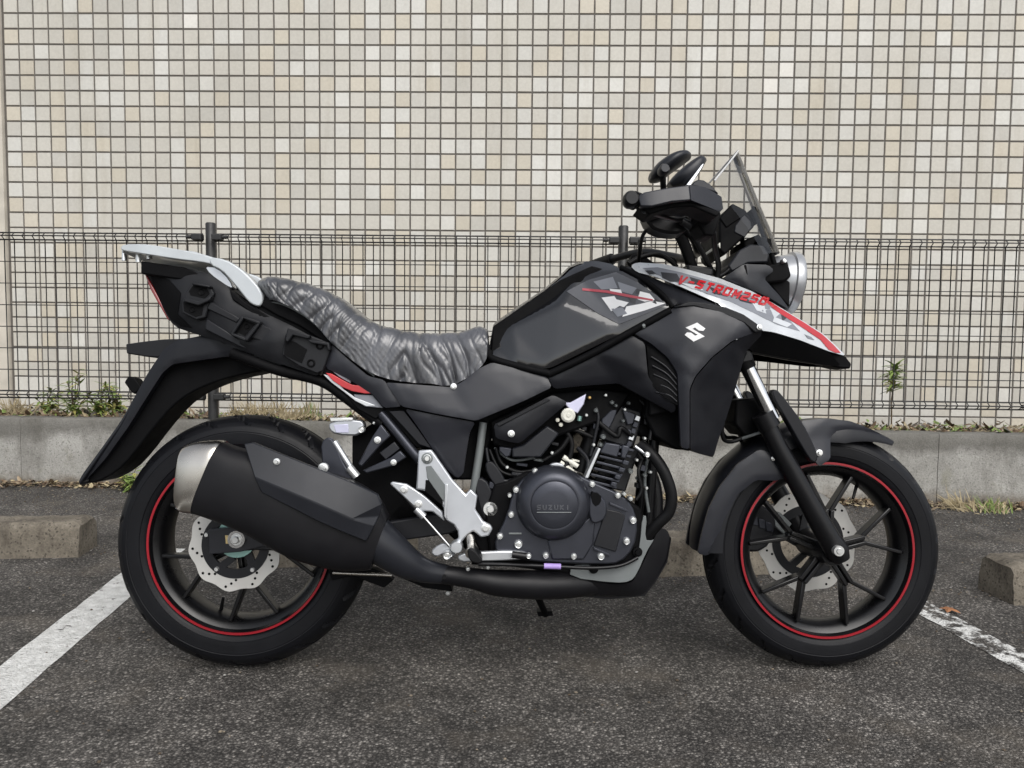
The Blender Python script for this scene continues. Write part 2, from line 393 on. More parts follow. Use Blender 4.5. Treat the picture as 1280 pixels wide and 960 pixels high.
me.polygons.foreach_set('material_index', mi)
tf = bpy.data.objects.new('tile_field', me); C.objects.link(tf); tf.parent = wall; tf['kind'] = 'stuff'
wbox('corner_trim', lft-4.5, lft-.006, -.03, .0, 0, 4.4, M['trim'], wall)
# soil bed between kerb and wall
p1 = [k0-kd*5+kn*.1, k1+kd*5+kn*.1]; s_ = []
nb = 120; nv = 14; vs_, fs = [], []
for i in range(nb+1):
    t = i/nb; A = p1[0].lerp(p1[1], t); x = A.x; Bp = Vector((x, WY+.03+(x)*math.tan(wyaw), 0))
    for j in range(nv+1):
        p = A.lerp(Bp, j/nv); vs_.append((p.x, p.y, KT-.012-.13*min(1, j/nv*1.6)+noise.noise(p*6)*.02+noise.noise(p*25)*.008))
for i in range(nb):
    for j in range(nv): fs.append((i*(nv+1)+j, (i+1)*(nv+1)+j, (i+1)*(nv+1)+j+1, i*(nv+1)+j+1))
tag(link('soil_bed', mesh_of('soil_bed', vs_, fs), M['soil'], None, None), kind='structure')

# ---------------------------------------------------------------- wire mesh fence
fy = R(-1.2); fd = Vector((math.cos(fy), math.sin(fy), 0)); fn = Vector((-fd.y, fd.x, 0))
fp = on_plane(640, 534, k0, kn); fp = Vector((0, fp.y+.105, 0))
def fz(px, py): return on_plane(px, py, fp, fn)
P0, P1 = fz(262, 400), fz(778, 400); SP = (P1-P0).dot(fd)
fence = empty('mesh_fence', Vector((P0.x, P0.y, KT))); fence.rotation_euler.z = fy
tag(fence, 'low black welded wire mesh fence standing on the kerb wall', 'fence')
M['wire'] = simple('dark_coated_wire', (.016, .015, .0148), .45, spec=.4)
M['post'] = simple('black_fence_post_paint', (.018, .018, .018), .5)
ZT, ZB = fz(520, 294.5).z-KT, fz(520, 503).z-KT
def cyl(r0, p0, p1, n=6):
    v, f = sweep([Vector(p0), Vector(p1)], [r0, r0], n); return v, f
pitch = SP/40
# a vertical wire: straight with a triangular fold at the top and the bottom
fo = .036
prof = [(0, ZB+.002), (-.022, ZB+fo*.5), (0, ZB+fo), (0, ZT-fo), (-.022, ZT-fo*.5), (0, ZT-.002)]
v, f = sweep([Vector((0, d, z)) for d, z in prof], [.0028]*6, 6); vm = mesh_of('wire', v, f); vm.materials.append(M['wire'])
for p in vm.polygons: p.use_smooth = True
for k in range(-26, 108):
    if k % 40 == 0: continue
    x = k*pitch+rnd.uniform(-.001, .001)
    o = bpy.data.objects.new('wire', vm); C.objects.link(o); o.parent = fence; o.location = (x, 0, 0)
zs = [ZB, ZB+fo, ZT-fo, ZT]; hz = (ZT-fo)-(ZB+fo)
zs += [ZB+fo+hz*q/7 for q in range(1, 7)]
for a, b in ((-26*pitch, -.03), (.03, SP-.03), (SP+.03, 2*SP-.03), (2*SP+.03, 108*pitch)):
    for z in zs:
        v, f = cyl(.0026 if ZB+fo < z < ZT-fo-.001 else .0042, (a, .0035, z), (b, .0035, z)); link('crosswire', mesh_of('crosswire', v, f), M['wire'], fence, 40)
    for z in (ZB+fo*.5, ZT-fo*.5):
        v, f = cyl(.0036, (a, -.0255, z), (b, -.0255, z)); link('crosswire', mesh_of('crosswire', v, f), M['wire'], fence, 40)
for k in (0, 1, 2):
    x = k*SP; top = ZT+.062
    v, f = sweep([Vector((x, .03, -.15)), Vector((x, .03, top-.006)), Vector((x, .03, top))], [.026, .026, .021], 20); link('post', mesh_of('post', v, f), M['post'], fence, 40)
    for z in (ZT-.018, ZB+.018):
        for s in (-1, 1):
            c = x+s*.052
            o = wbox('clamp', c-.026, c+.026, -.034, .012, z-.016, z+.016, M['post'], fence); bevel(o, .005)
            v, f = cyl(.010, (c+s*.03, -.02, z), (c+s*.055, -.02, z), 10); link('clamp_end', mesh_of('clamp_end', v, f), M['post'], fence, 40)

# ---------------------------------------------------------------- plants and litter
def leafmat(name, col):
    m, nt, bs = nodes_of(name); tc = N(nt, 'ShaderNodeTexCoord'); n = N(nt, 'ShaderNodeTexNoise', Scale=30.0); nt.links.new(tc.outputs['Object'], n.inputs['Vector'])
    nt.links.new(ramp(nt, n.outputs[0], [(.3, tuple(c*.65 for c in col)), (.7, tuple(c*1.3 for c in col))]).outputs[0], bs.inputs['Base Color'])
    bs.inputs['Roughness'].default_value = .55; bs.inputs['Subsurface Weight'].default_value = 0; return m
M['leaf'] = leafmat('green_weed_leaf', (.17, .24, .06)); M['leafy'] = leafmat('yellowing_leaf', (.36, .34, .10)); M['straw'] = leafmat('dry_straw', (.40, .33, .20)); M['stem'] = leafmat('brown_stem', (.13, .09, .05)); M['dead'] = leafmat('dead_leaf', (.15, .095, .055))
M['dead2'] = leafmat('pale_dead_leaf', (.26, .20, .13)); M['orange'] = leafmat('orange_dead_leaf', (.30, .13, .055))
def blade(p, d, up, L, w, bend, n=4):
    side = d.cross(up)
    side = side.normalized() if side.length > 1e-4 else Vector((1, 0, 0))
    vs_, fs = [], []
    for i in range(n+1):
        t = i/n; c = p+d*(L*t)+Vector((0, 0, -bend*L*t*t)); ww = w*math.sin(math.pi*min(1, .12+t*.88))**.7 if i < n else .0004
        vs_ += [c-side*ww, c+Vector((0, 0, ww*.3)), c+side*ww]
    for i in range(n):
        a = i*3; fs += [(a, a+1, a+4, a+3), (a+1, a+2, a+5, a+4)]
    return vs_, fs
def plant(name, base, height, kind, label, seed, cat='weed', lean=0.):
    r = random.Random(seed); root = empty(name, base); tag(root, label, cat)
    sv, sf, lv, lf, lv2, lf2 = [], [], [], [], [], []
    nst = {'grass': 0, 'weed': 6, 'bush': 1}[kind]
    if kind == 'grass':
        for k in range(90):
            a = r.uniform(0, 6.28); tilt = r.uniform(.15, .75); d = Vector((math.cos(a)*math.sin(tilt)+lean, math.sin(a)*math.sin(tilt)*.5, math.cos(tilt))).normalized()
            v, f = blade(Vector((r.gauss(0, .035), r.gauss(0, .02), -.01)), d, Vector((0, 1, 0)), height*r.uniform(.5, 1.1), .0022, r.uniform(.1, .7), 5)
            T = (lv, lf) if r.random() < .5 else (lv2, lf2); n0 = len(T[0]); T[0].extend(v); T[1].extend(tuple(n0+i for i in q) for q in f)
    else:
        for s in range(nst):
            a = r.uniform(0, 6.28); sp = .05 if kind == 'weed' else 0
            p = [Vector((math.cos(a)*sp*t*t*2.2+r.uniform(-.006, .006), math.sin(a)*sp*t*t, height*t*(1-.12*s)-.015)) for t in [i/6 for i in range(7)]]
            v, f = sweep(p, [.0035*(1-.7*i/6)+.0008 for i in range(7)], 6); n0 = len(sv); sv += v; sf += [tuple(n0+i for i in q) for q in f]
            for k in range(22 if kind == 'weed' else 90):
                t = r.uniform(.25, 1.0) if kind == 'weed' else r.uniform(.60, 1.0); i = min(5, int(t*6)); c = p[i].lerp(p[i+1], min(1, t*6-i))
                b = r.uniform(0, 6.28); d = Vector((math.cos(b), math.sin(b), r.uniform(-.1, .9))).normalized()
                v, f = blade(c, d, Vector((0, 0, 1)), r.uniform(.04, .09) if kind == 'weed' else r.uniform(.055, .095), r.uniform(.005, .010), r.uniform(.1, .5))
                T = (lv, lf) if (r.random() < (.75 if kind == 'weed' else .25+t*.5)) else (lv2, lf2); n0 = len(T[0]); T[0].extend(v); T[1].extend(tuple(n0+i for i in q) for q in f)
    if sv: link('stem', mesh_of('stem', sv, sf), M['stem'], root, 60)
    if kind == 'grass':
        for nm, T, m in (('grass_blades', (lv, lf), M['leaf'] if seed % 2 else M['straw']), ('dry_blades', (lv2, lf2), M['straw'])):
            o = link(nm, mesh_of(nm, *T), m, root, None); o['kind'] = 'stuff'
    else:
        for nm, T, m in (('leaves', (lv, lf), M['leaf']), ('yellow_leaves', (lv2, lf2), M['leafy'])):
            o = link(nm, mesh_of(nm, *T), m, root, None); o['kind'] = 'stuff'
    return root
def bedpt(px, py, off=.2):
    p = on_plane(px, py, fp+fn*off, fn); return Vector((p.x, p.y, KT-.015))
plant('weed', bedpt(92, 500), .28, 'weed', 'sprawling green weed behind the fence near the plain beige wall corner', 3)
plant('weed', bedpt(124, 500), .20, 'weed', 'bright green weed behind the fence beside the motorcycle mudguard', 4)
for q, (gx, gh, sd_) in enumerate(((58, .16, 51), (150, .2, 53))): plant('weed', bedpt(gx, 502, .35), gh, 'weed', ('thin green weed close to the tiled wall between the two taller weeds and the corner', 'thin green weed close to the tiled wall just above the mudguard tip')[q], sd_)
plant('grass_tuft', bedpt(320, 508, .3), .16, 'grass', 'dense dry brown grass clump by the tiled wall above the silencer', 22, 'grass')
plant('grass_tuft', bedpt(368, 510, .12), .14, 'grass', 'short dry grass clump at the fence foot above the rear tyre', 24, 'grass')
plant('grass_tuft', bedpt(20, 500), .20, 'grass', 'dry straw grass tuft behind the fence at the beige wall corner', 8, 'grass')
plant('grass_tuft', bedpt(300, 505), .13, 'grass', 'dry grass tuft behind the fence beside the black post near the exhaust', 12, 'grass')
plant('grass_tuft', bedpt(345, 508), .17, 'grass', 'mixed green and straw grass tuft behind the fence over the rear wheel', 14, 'grass')
plant('grass_tuft', bedpt(385, 508), .15, 'grass', 'green grass tuft behind the fence under the motorcycle seat tail', 15, 'grass')
b_ = bedpt(1114, 527, .03)
plant('sapling', b_, .36, 'bush', 'small leafy sapling with yellowing leaves growing through the fence', 21, 'sapling')
g_ = gnd(1242, 640); plant('grass_tuft', Vector((g_.x, g_.y-.01, 0)), .12, 'grass', 'green grass tuft at the foot of the kerb wall past the front wheel', 17, 'grass', -.1)
g_ = gnd(1205, 637); plant('grass_tuft', Vector((g_.x, g_.y-.01, 0)), .15, 'grass', 'dry straw tuft leaning along the kerb wall foot by the front wheel', 18, 'grass', -.5)
g_ = gnd(168, 612); plant('weed', Vector((g_.x, g_.y-.03, 0)), .14, 'weed', 'green weed at the foot of the kerb wall under the mudguard', 5)
def litter(name, fn_, n, seed, mats, size):
    r = random.Random(seed); vs_, fs, mi = [], [], []
    for k in range(n):
        p = fn_(r); L = r.uniform(*size); a = r.uniform(0, 6.28); d = Vector((math.cos(a), math.sin(a), r.uniform(-.1, .7))).normalized()
        v, f = blade(p, d, Vector((0, 0, 1)), L, L*r.uniform(.12, .36), r.uniform(-.4, .8), 3); n0 = len(vs_); vs_ += v; fs += [tuple(n0+i for i in q) for q in f]; mi += [r.randrange(len(mats))]*len(f)
    me = bpy.data.meshes.new(name); me.from_pydata([tuple(v) for v in vs_], [], fs)
    for m in mats: me.materials.append(m)
    me.polygons.foreach_set('material_index', mi); o = bpy.data.objects.new(name, me); C.objects.link(o); return o
def on_bed(r):
    t = r.uniform(-.25, 1.25); p = k0.lerp(k1, t)+kn*(.10+abs(r.gauss(0, .16))); cl = noise.noise(Vector((p.x*2.3, 0, 0)))
    return Vector((p.x, p.y, KT-.02+r.uniform(0, .022)*(1+cl)))
tag(litter('leaf_litter', on_bed, 9000, 31, [M['dead'], M['dead'], M['dead2'], M['soil'], M['straw'], M['leaf']], (.02, .055)), 'brown dead leaves and debris lying along the top of the kerb wall', 'leaf litter', kind='stuff')
def at_foot(r):
    t = r.uniform(-.15, 1.15); dens = .5+.5*noise.noise(Vector((t*9, 2., 0))); p = k0.lerp(k1, t)-kn*(abs(r.gauss(0, .05)))
    return Vector((p.x, p.y, r.uniform(.0, .022)*(.4+dens)))
tag(litter('dry_debris', at_foot, 4200, 37, [M['dead'], M['dead2'], M['soil'], M['straw']], (.012, .04)), 'dry grass and soil debris along the foot of the kerb wall', 'debris', kind='stuff')
def pebbles(name, fn_, n, seed, mats, size):
    r = random.Random(seed); vs_, fs, mi = [], [], []
    for k in range(n):
        p = fn_(r); a = r.uniform(*size); n0 = len(vs_); t = r.uniform(0, 6.28)
        for (x, y, z) in ((1, 0, .3), (.2, .9, .25), (-.9, .3, .3), (-.3, -.8, .3), (.1, .1, .95), (0, 0, -.3)):
            x, y = x*r.uniform(.7, 1.2), y*r.uniform(.7, 1.2); vs_.append((p.x+a*(x*math.cos(t)-y*math.sin(t)), p.y+a*(x*math.sin(t)+y*math.cos(t)), p.z+a*z*.8))
        f = [(0, 1, 4), (1, 2, 4), (2, 3, 4), (3, 0, 4), (1, 0, 5), (2, 1, 5), (3, 2, 5), (0, 3, 5)]; fs += [tuple(n0+i for i in q) for q in f]; mi += [r.randrange(len(mats))]*8
    me = bpy.data.meshes.new(name); me.from_pydata(vs_, [], fs)
    for m in mats: me.materials.append(m)
    me.polygons.foreach_set('material_index', mi); o = bpy.data.objects.new(name, me); C.objects.link(o); return o
def strewn(r):
    if r.random() < .62:
        p = k0.lerp(k1, r.uniform(-.1, 1.1))-kn*abs(r.gauss(0, .33))
    elif r.random() < .5: p = Vector((r.uniform(-2.2, 2.2), 2.55-.127*0+abs(r.gauss(0, .10)), 0)); p.y -= p.x*.127
    else: p = Vector((r.uniform(-2.5, 2.5), r.uniform(1.0, 3.6), 0))
    return Vector((p.x, p.y, .002))
M['grit1'] = simple('tan_grit', (.21, .175, .13), .9); M['grit2'] = simple('grey_grit', (.30, .29, .27), .9); M['grit3'] = simple('brown_crumb', (.10, .075, .05), .9)
tag(pebbles('grit', strewn, 3800, 41, [M['grit1'], M['grit3'], M['grit1'], M['grit3'], M['grit2']], (.0015, .0055)), 'loose brown and grey grit strewn over the asphalt', 'grit', kind='stuff')
def dead_leaf(px, py, label, mat, L=.05):
    p = gnd(px, py); v1, f1 = [], []
    for k in range(5):
        a = k*1.25+.3; v, f = blade(Vector((0, 0, .006)), Vector((math.cos(a), math.sin(a), .15)), Vector((0, 0, 1)), L*(.5+.1*k), L*.22, .25, 4); n0 = len(v1); v1 += v; f1 += [tuple(n0+i for i in q) for q in f]
    o = link('dead_leaf', mesh_of('dead_leaf', v1, f1), mat, None, None); o.location = (p.x, p.y, .004); tag(o, label, 'leaf')
dead_leaf(1186, 765, 'crumpled orange dead leaf lying on the flaked white line', M['orange'], .038)
# ================================================================ THE MOTORCYCLE
# bike axes: x forward along the wheelbase, y away from the camera (left side), z up in the leaning bike's own plane; side distance s = -y
RC, FC = gnd(306, 830), gnd(1024, 831)
LEAN = R(5)
bf = (FC-RC).normalized(); bl = Vector((-bf.y, bf.x, 0))
bu = Vector((0, 0, 1))*math.cos(LEAN)+bl*math.sin(LEAN); by = bl*math.cos(LEAN)-Vector((0, 0, 1))*math.sin(LEAN)
BR = Matrix((bf, by, bu)).transposed()          # local -> world
bike = empty('motorcycle', RC); bike.rotation_euler = BR.to_euler()
tag(bike, 'black adventure motorcycle with red rim stripes, silver beak and plastic-wrapped seat', 'motorcycle')
BI = BR.transposed(); CL = BI @ (CAMP-RC)
WB = (FC-RC).length
def B(px, py, s):
    d = BI @ ray(px, py); t = (-s-CL.y)/d.y; return CL+d*t
def ab(px, py, s=0.): p = B(px, py, s); return p.x, p.z

def inside(p, poly):
    x, y = p; c = False; j = len(poly)-1
    for i in range(len(poly)):
        xi, yi = poly[i][:2]; xj, yj = poly[j][:2]
        if (yi > y) != (yj > y) and x < (xj-xi)*(y-yi)/(yj-yi)+xi: c = not c
        j = i
    return c
def edge_dist(p, poly):
    best = 1e9; x, y = p
    for i in range(len(poly)):
        ax, ay = poly[i][:2]; bx_, by_ = poly[(i+1) % len(poly)][:2]
        dx, dy = bx_-ax, by_-ay; L = dx*dx+dy*dy
        t = 0 if L == 0 else max(0, min(1, ((x-ax)*dx+(y-ay)*dy)/L))
        best = min(best, math.hypot(x-ax-t*dx, y-ay-t*dy))
    return best
class Surf:
    """side distance over the photo plane, from a few control points"""
    def __init__(s, pts, inner=(), puff=0., pw=8.):
        s.poly = [tuple(p) for p in pts]; s.puff, s.pw = puff, pw
        ctl = list(pts)+list(inner); n = len(pts)
        co, ed, fa, ov, oe, of = delaunay_2d_cdt([Vector(c[:2]) for c in ctl], [], [list(range(n))], 1, 1e-4)
        s.co = co; s.s = []
        for k, c in enumerate(co):
            o = ov[k][0] if ov[k] else min(range(len(ctl)), key=lambda q: (Vector(ctl[q][:2])-c).length); s.s.append(ctl[o][2])
        s.fa = [tuple(f) for f in fa]
    def flat(self, x, y):
        best = None
        for f in self.fa:
            a, b, c = (self.co[i] for i in f[:3]); d = (b.y-c.y)*(a.x-c.x)+(c.x-b.x)*(a.y-c.y)
            if abs(d) < 1e-9: continue
            u = ((b.y-c.y)*(x-c.x)+(c.x-b.x)*(y-c.y))/d; v = ((c.y-a.y)*(x-c.x)+(a.x-c.x)*(y-c.y))/d; w = 1-u-v
            m = min(u, v, w)
            if best is None or m > best[0]: best = (m, u, v, w, f)
            if m >= -1e-6: break
        m, u, v, w, f = best
        if m < -1e-6:
            u, v, w = max(u, 0), max(v, 0), max(w, 0); t = u+v+w; u, v, w = u/t, v/t, w/t
        return u*self.s[f[0]]+v*self.s[f[1]]+w*self.s[f[2]]
    def __call__(self, x, y):
        r = self.flat(x, y)
        if self.puff: r += self.puff*(1-math.exp(-(edge_dist((x, y), self.poly)/self.pw)**1.3))
        return r
def resample(poly, step):
    out = []
    for i in range(len(poly)):
        a, b = poly[i], poly[(i+1) % len(poly)]; L = math.hypot(b[0]-a[0], b[1]-a[1]); k = max(1, int(round(L/step)))
        for j in range(k): out.append(tuple(p+(q-p)*j/k for p, q in zip(a, b)))
    return out
def fill(poly, step):
    xs = [p[0] for p in poly]; ys = [p[1] for p in poly]; pts = []
    y = min(ys)+step*.5; row = 0
    while y < max(ys):
        x = min(xs)+step*(.5 if row % 2 else 0)
        while x < max(xs):
            if inside((x, y), poly) and edge_dist((x, y), poly) > step*.45: pts.append((x, y))
            x += step
        y += step*.87; row += 1
    return pts
def skin_mesh(name, poly, sfun, th, step, inner=()):
    """solid sheet over the outline: outer face follows sfun, thickness th inwards"""
    ol = resample(poly, step) if step else poly; ip = fill([p[:2] for p in ol], step) if step else list(inner); allp = [p[:2] for p in ol]+ip; n = len(ol)
    co, ed, fa, ov, oe, of = delaunay_2d_cdt([Vector(p) for p in allp], [], [list(range(n))], 1, 1e-4)
    sv = [sfun(c.x, c.y) for c in co]
    vs_ = [B(c.x, c.y, s) for c, s in zip(co, sv)]; k = len(vs_)
    vs_ += [v+Vector((0, th, 0)) for v in vs_]
    fs = [tuple(f) for f in fa]+[tuple(i+k for i in reversed(f)) for f in fa]
    cnt = {}
    for f in fa:
        for i in range(len(f)):
            e = (f[i], f[(i+1) % len(f)]); cnt[frozenset(e)] = cnt.get(frozenset(e), 0)+1
    for f in fa:
        for i in range(len(f)):
            a, b = f[i], f[(i+1) % len(f)]
            if cnt[frozenset((a, b))] == 1: fs.append((b, a, a+k, b+k))
    return mesh_of(name, vs_, fs)
def flipped(me):
    m2 = me.copy(); 
    for v in m2.vertices: v.co.y = -v.co.y
    m2.flip_normals(); return m2
def panel(name, pts, mat, inner=(), th=.006, puff=.006, pw=6., step=6., rd=1, mir=True, parent=None, sharp=38):
    S = Surf(pts, inner, puff, pw)
    poly = corners([tuple(p) for p in pts]) if rd else pts
    S.poly = [p[:2] for p in poly]
    me = skin_mesh(name, [p[:2] for p in poly], S, th, step, [p[:2] for p in inner])
    o = link(name, me, mat, parent or bike, sharp)
    if mir: link(name, flipped(me), mat, parent or bike, sharp)
    o_surf[o.name] = S
    return o, S
o_surf = {}
def corners(pts, r=2.6):
    out = []; L = len(pts)
    for i in range(L):
        p, a, b = pts[i], pts[i-1], pts[(i+1) % L]
        for q in (a, b):
            d = math.hypot(q[0]-p[0], q[1]-p[1]); k = min(r, d*.3)/max(d, 1e-6); out.append(tuple(x+(y-x)*k for x, y in zip(p, q)))
    return out
def decal(name, poly, S, mat, parent, off=.0012, step=6., rd=0):
    poly = chaikin(poly, rd) if rd else poly
    return link(name, skin_mesh(name, poly, lambda x, y: S(x, y)+off, .001, step), mat, parent, 38)
def extr(name, pts, s1, s0, mat, bev=.0025, rd=0, parent=None, mir=False, sharp=35):
    """prism: outline read on the plane s1 (outer face), running inwards to s0"""
    pts = chaikin(pts, rd) if rd else pts
    f = [B(p[0], p[1], s1) for p in pts]; n = len(f)
    b = [Vector((v.x, -s0, v.z)) for v in f]
    fs = [tuple(range(n)), tuple(range(2*n-1, n-1, -1))]+[(i, (i+1) % n, n+(i+1) % n, n+i) for i in range(n)]
    me = mesh_of(name, f+b, fs); o = link(name, me, mat, parent or bike, sharp)
    if bev: bevel(o, bev)
    if mir:
        q = link(name, flipped(me), mat, parent or bike, sharp)
        if bev: bevel(q, bev)
    return o
def tube(name, pts, r, mat, k=6, n=14, parent=None, mir=False, smooth=True):
    rs = r if isinstance(r, (list, tuple)) else [r]*len(pts)
    q = [(*B(*p), rr) for p, rr in zip(pts, rs)]
    if smooth and len(q) > 2: q = catmull(q, k)
    v, f = sweep([Vector(c[:3]) for c in q], [c[3] for c in q], n); me = mesh_of(name, v, f)
    o = link(name, me, mat, parent or bike, 50)
    if mir: link(name, flipped(me), mat, parent or bike, 50)
    return o
def lathe_mesh(name, a, b, prof, n=48, a0=0., a1=2*math.pi, fun=None, close=False):
    """profile (radius, side distance) turned about the side axis through (a, b)"""
    full = abs(a1-a0-2*math.pi) < 1e-6; m = n if full else n+1; L = len(prof); vs_, fs = [], []
    for i in range(m):
        t = a0+(a1-a0)*i/n
        for (r, s) in prof:
            if fun: r = fun(r, s, t)
            vs_.append((a+r*math.cos(t), -s, b+r*math.sin(t)))
    for i in range(n):
        k = (i+1) % m
        for j in range(L-1): fs.append((i*L+j, k*L+j, k*L+j+1, i*L+j+1))
        if close: fs.append((i*L+L-1, k*L+L-1, k*L, i*L))
    return mesh_of(name, vs_, fs)
def lathe(name, px, py, s, prof, mat, n=40, parent=None, sharp=35, **kw):
    a, b = ab(px, py, s); return link(name, lathe_mesh(name, a, b, prof, n, **kw), mat, parent or bike, sharp)
def bolt(px, py, s, r=.007, mat='zinc', parent=None, name='bolt', h=.006):
    return lathe(name, px, py, s, [(0, s+h), (r*.38, s+h), (r*.42, s+h*.6), (r*.8, s+h*.85), (r, s+h*.45), (r, s-.012)], mat, 14, parent)
def capbolt(px, py, s, r=.010, mat='zinc', parent=None, h=.008):
    o = lathe('bolt', px, py, s, [(0, s+h), (r*.55, s+h), (r*.62, s+h*.8), (r*.62, s+h*.3), (r, s+h*.25), (r, s-.01)], mat, 18, parent); return o
def between(name, p, q, w, s1, s0, mat, parent, w2=None):
    """flat bar between two bike-plane points (x, z)"""
    p, q = Vector(p), Vector(q); d = (q-p).normalized(); nrm = Vector((-d.y, d.x)); w2 = w2 or w
    c = [p+nrm*w/2, q+nrm*w2/2, q-nrm*w2/2, p-nrm*w/2]
    vs_ = [(v.x, -s1, v.y) for v in c]+[(v.x, -s0, v.y) for v in c]
    return vs_, [(0, 1, 2, 3), (7, 6, 5, 4)]+[(i, (i+1) % 4, 4+(i+1) % 4, 4+i) for i in range(4)]

# ---------------------------------------------------------------- wheels
def wheel(name, ca, cb, rad, hw, rr, a0, disc_s, disc_r):
    """named wheel part with tyre, rim, stripe, spokes and disc below it"""
    hub = link(name, lathe_mesh('hub', ca, cb, [(.014, .085), (.030, .085), (.034, .070), (.034, -.070), (.030, -.085), (.014, -.085)], 32), 'bmetal', bike)
    w = hw
    half = [(rr-.004, w*.62), (rr+.004, w*.80), (rr+.012, w*.90), (rr+.020, w*.955), (rr+.0215, w*.985), (rr+.030, w*.995), (rr+(rad-rr)*.52, w), (rr+(rad-rr)*.54, w*.985), (rr+(rad-rr)*.56, w*.995), (rr+(rad-rr)*.64, w*.955), (rr+(rad-rr)*.68, w*.93), (rr+(rad-rr)*.80, w*.78), (rr+(rad-rr)*.90, w*.56), (rad-.003, w*.30), (rad, 0)]
    prof = half+[(r, -s) for r, s in half[-2::-1]]
    fine = []
    for i in range(len(prof)-1):
        for k in range(3): fine.append(tuple(prof[i][j]+(prof[i+1][j]-prof[i][j])*k/3 for j in (0, 1)))
    fine.append(prof[-1])
    NG = 22
    def groove(r, s, t):
        q = abs(s)/w
        if r > rr+(rad-rr)*.66:
            ph = (t/(2*math.pi)*NG+(.5 if s < 0 else 0)+q*.9) % 1
            if .22 < q < .86 and ph < .13: return r-.0075
            if q < .10: return r-.003
        if abs(r-(rr+(rad-rr)*.66)) < .0035 and s != 0: return r
        return r
    link('tyre', lathe_mesh('tyre', ca, cb, fine, 396, fun=groove), 'rubber', hub, 24)
    rw = w*.72
    rim = [(rr+.004, rw+.004), (rr+.005, rw+.010), (rr-.002, rw+.012), (rr-.006, rw+.004), (rr-.016, rw-.002), (rr-.024, rw-.012), (rr-.030, rw*.35), (rr-.030, -rw*.35), (rr-.024, -rw+.012), (rr-.016, -rw+.002), (rr-.006, -rw-.004), (rr-.002, -rw-.012), (rr+.005, -rw-.010), (rr+.004, -rw-.004)]
    link('rim', lathe_mesh('rim', ca, cb, rim, 120), 'rimblack', hub, 30)
    for sg in (1, -1):
        link('rim_stripe', lathe_mesh('rim_stripe', ca, cb, [(rr-.0003, sg*(rw+.0118)), (rr-.0003, sg*(rw+.0138)), (rr+.0050, sg*(rw+.0138)), (rr+.0050, sg*(rw+.0118))], 140), 'red', hub, 30)
    for k in range(5):
        a = a0+k*2*math.pi/5; vs_, fs = [], []
        P = lambda r, t: (ca+r*math.cos(t), cb+r*math.sin(t))
        for (p, q, w1, w2, s1, s0) in ((P(.022, a-.35), P(.098, a-.07), .012, .010, .052, .022), (P(.022, a+.35), P(.098, a+.07), .012, .010, .052, .022), (P(.090, a-.05), P(rr-.020, a-.30), .011, .009, .042, .010), (P(.090, a+.05), P(rr-.020, a+.30), .011, .009, .042, .010), (P(.03, a), P(.1, a), .016, .018, .040, .018)):
            v, f = between('', p, q, w1, s1, s0, None, None, w2); n0 = len(vs_); vs_ += v; fs += [tuple(n0+i for i in ff) for ff in f]
        bevel(link('spoke', mesh_of('spoke', vs_, fs), 'rimblack', hub), .0025)
    # brake disc: wavy ring with drillings
    def wave(r, s, t): return r+.0032*math.sin(t*10)*(1 if r > disc_r*.9 else 0)
    sg = 1 if disc_s > 0 else -1
    ri = disc_r*.70
    d = link('brake_disc', lathe_mesh('brake_disc', ca, cb, [(ri, disc_s+.002), (disc_r, disc_s+.002), (disc_r, disc_s-.002), (ri, disc_s-.002)], 160, fun=wave, close=True), 'rotor', hub, 30)
    hv, hf = [], []
    for k in range(10):
        for j, (dr, dt) in enumerate(((.955, .10), (.87, .22), (.79, .34))):
            t = k*2*math.pi/10+dt; r = disc_r*dr-.002; n0 = len(hv); cx, cz = ca+r*math.cos(t), cb+r*math.sin(t)
            for sd_ in (.0026, -.0026):
                hv += [(cx+.0032*math.cos(q*math.pi/4), -(disc_s+sd_), cz+.0032*math.sin(q*math.pi/4)) for q in range(8)]
            hf += [tuple(n0+q for q in range(8)), tuple(n0+15-q for q in range(8))]+[(n0+q, n0+(q+1) % 8, n0+8+(q+1) % 8, n0+8+q) for q in range(8)]
    hm = link('disc_drillings', mesh_of('disc_drillings', hv, hf), 'black', hub, 30); hm['kind'] = 'stuff'
    cv, cf = [], []
    for k in range(5):
        t = k*2*math.pi/5+.3
        v, f = between('', (ca+.03*math.cos(t+.5), cb+.03*math.sin(t+.5)), (ca+ri*1.02*math.cos(t), cb+ri*1.02*math.sin(t)), .016, disc_s+.003, disc_s-.006, None, None, .02); n0 = len(cv); cv += v; cf += [tuple(n0+i for i in q) for q in f]
    link('disc_carrier', mesh_of('disc_carrier', cv, cf), 'engine_dk', hub)
    link('carrier_ring', lathe_mesh('carrier_ring', ca, cb, [(ri-.018, disc_s+.0035), (ri+.004, disc_s+.0035), (ri+.004, disc_s-.004), (ri-.018, disc_s-.004)], 90, close=True), 'engine_dk', hub, 30)
    for k in range(5):
        t = k*2*math.pi/5+.3; r = ri-.004; x, z = ca+r*math.cos(t), cb+r*math.sin(t)
        link('disc_bolt', lathe_mesh('disc_bolt', x, z, [(0, disc_s+sg*.008), (.0045, disc_s+sg*.008), (.006, disc_s+sg*.004), (.006, disc_s)], 12), 'zinc', hub)
    v, f = sweep([Vector((ca+(rr-.03)*math.cos(a0+.75), -.0, cb+(rr-.03)*math.sin(a0+.75))), Vector((ca+(rr-.065)*math.cos(a0+.75), -.02, cb+(rr-.065)*math.sin(a0+.75)))], [.0045, .0035], 10)
    link('valve_stem', mesh_of('valve_stem', v, f), 'rubber2', hub, 40)
    return hub
RR_, FR_ = .307, .294
wheel('rear_wheel', 0, RR_, RR_, .064, .214, R(-152), .080, .108)
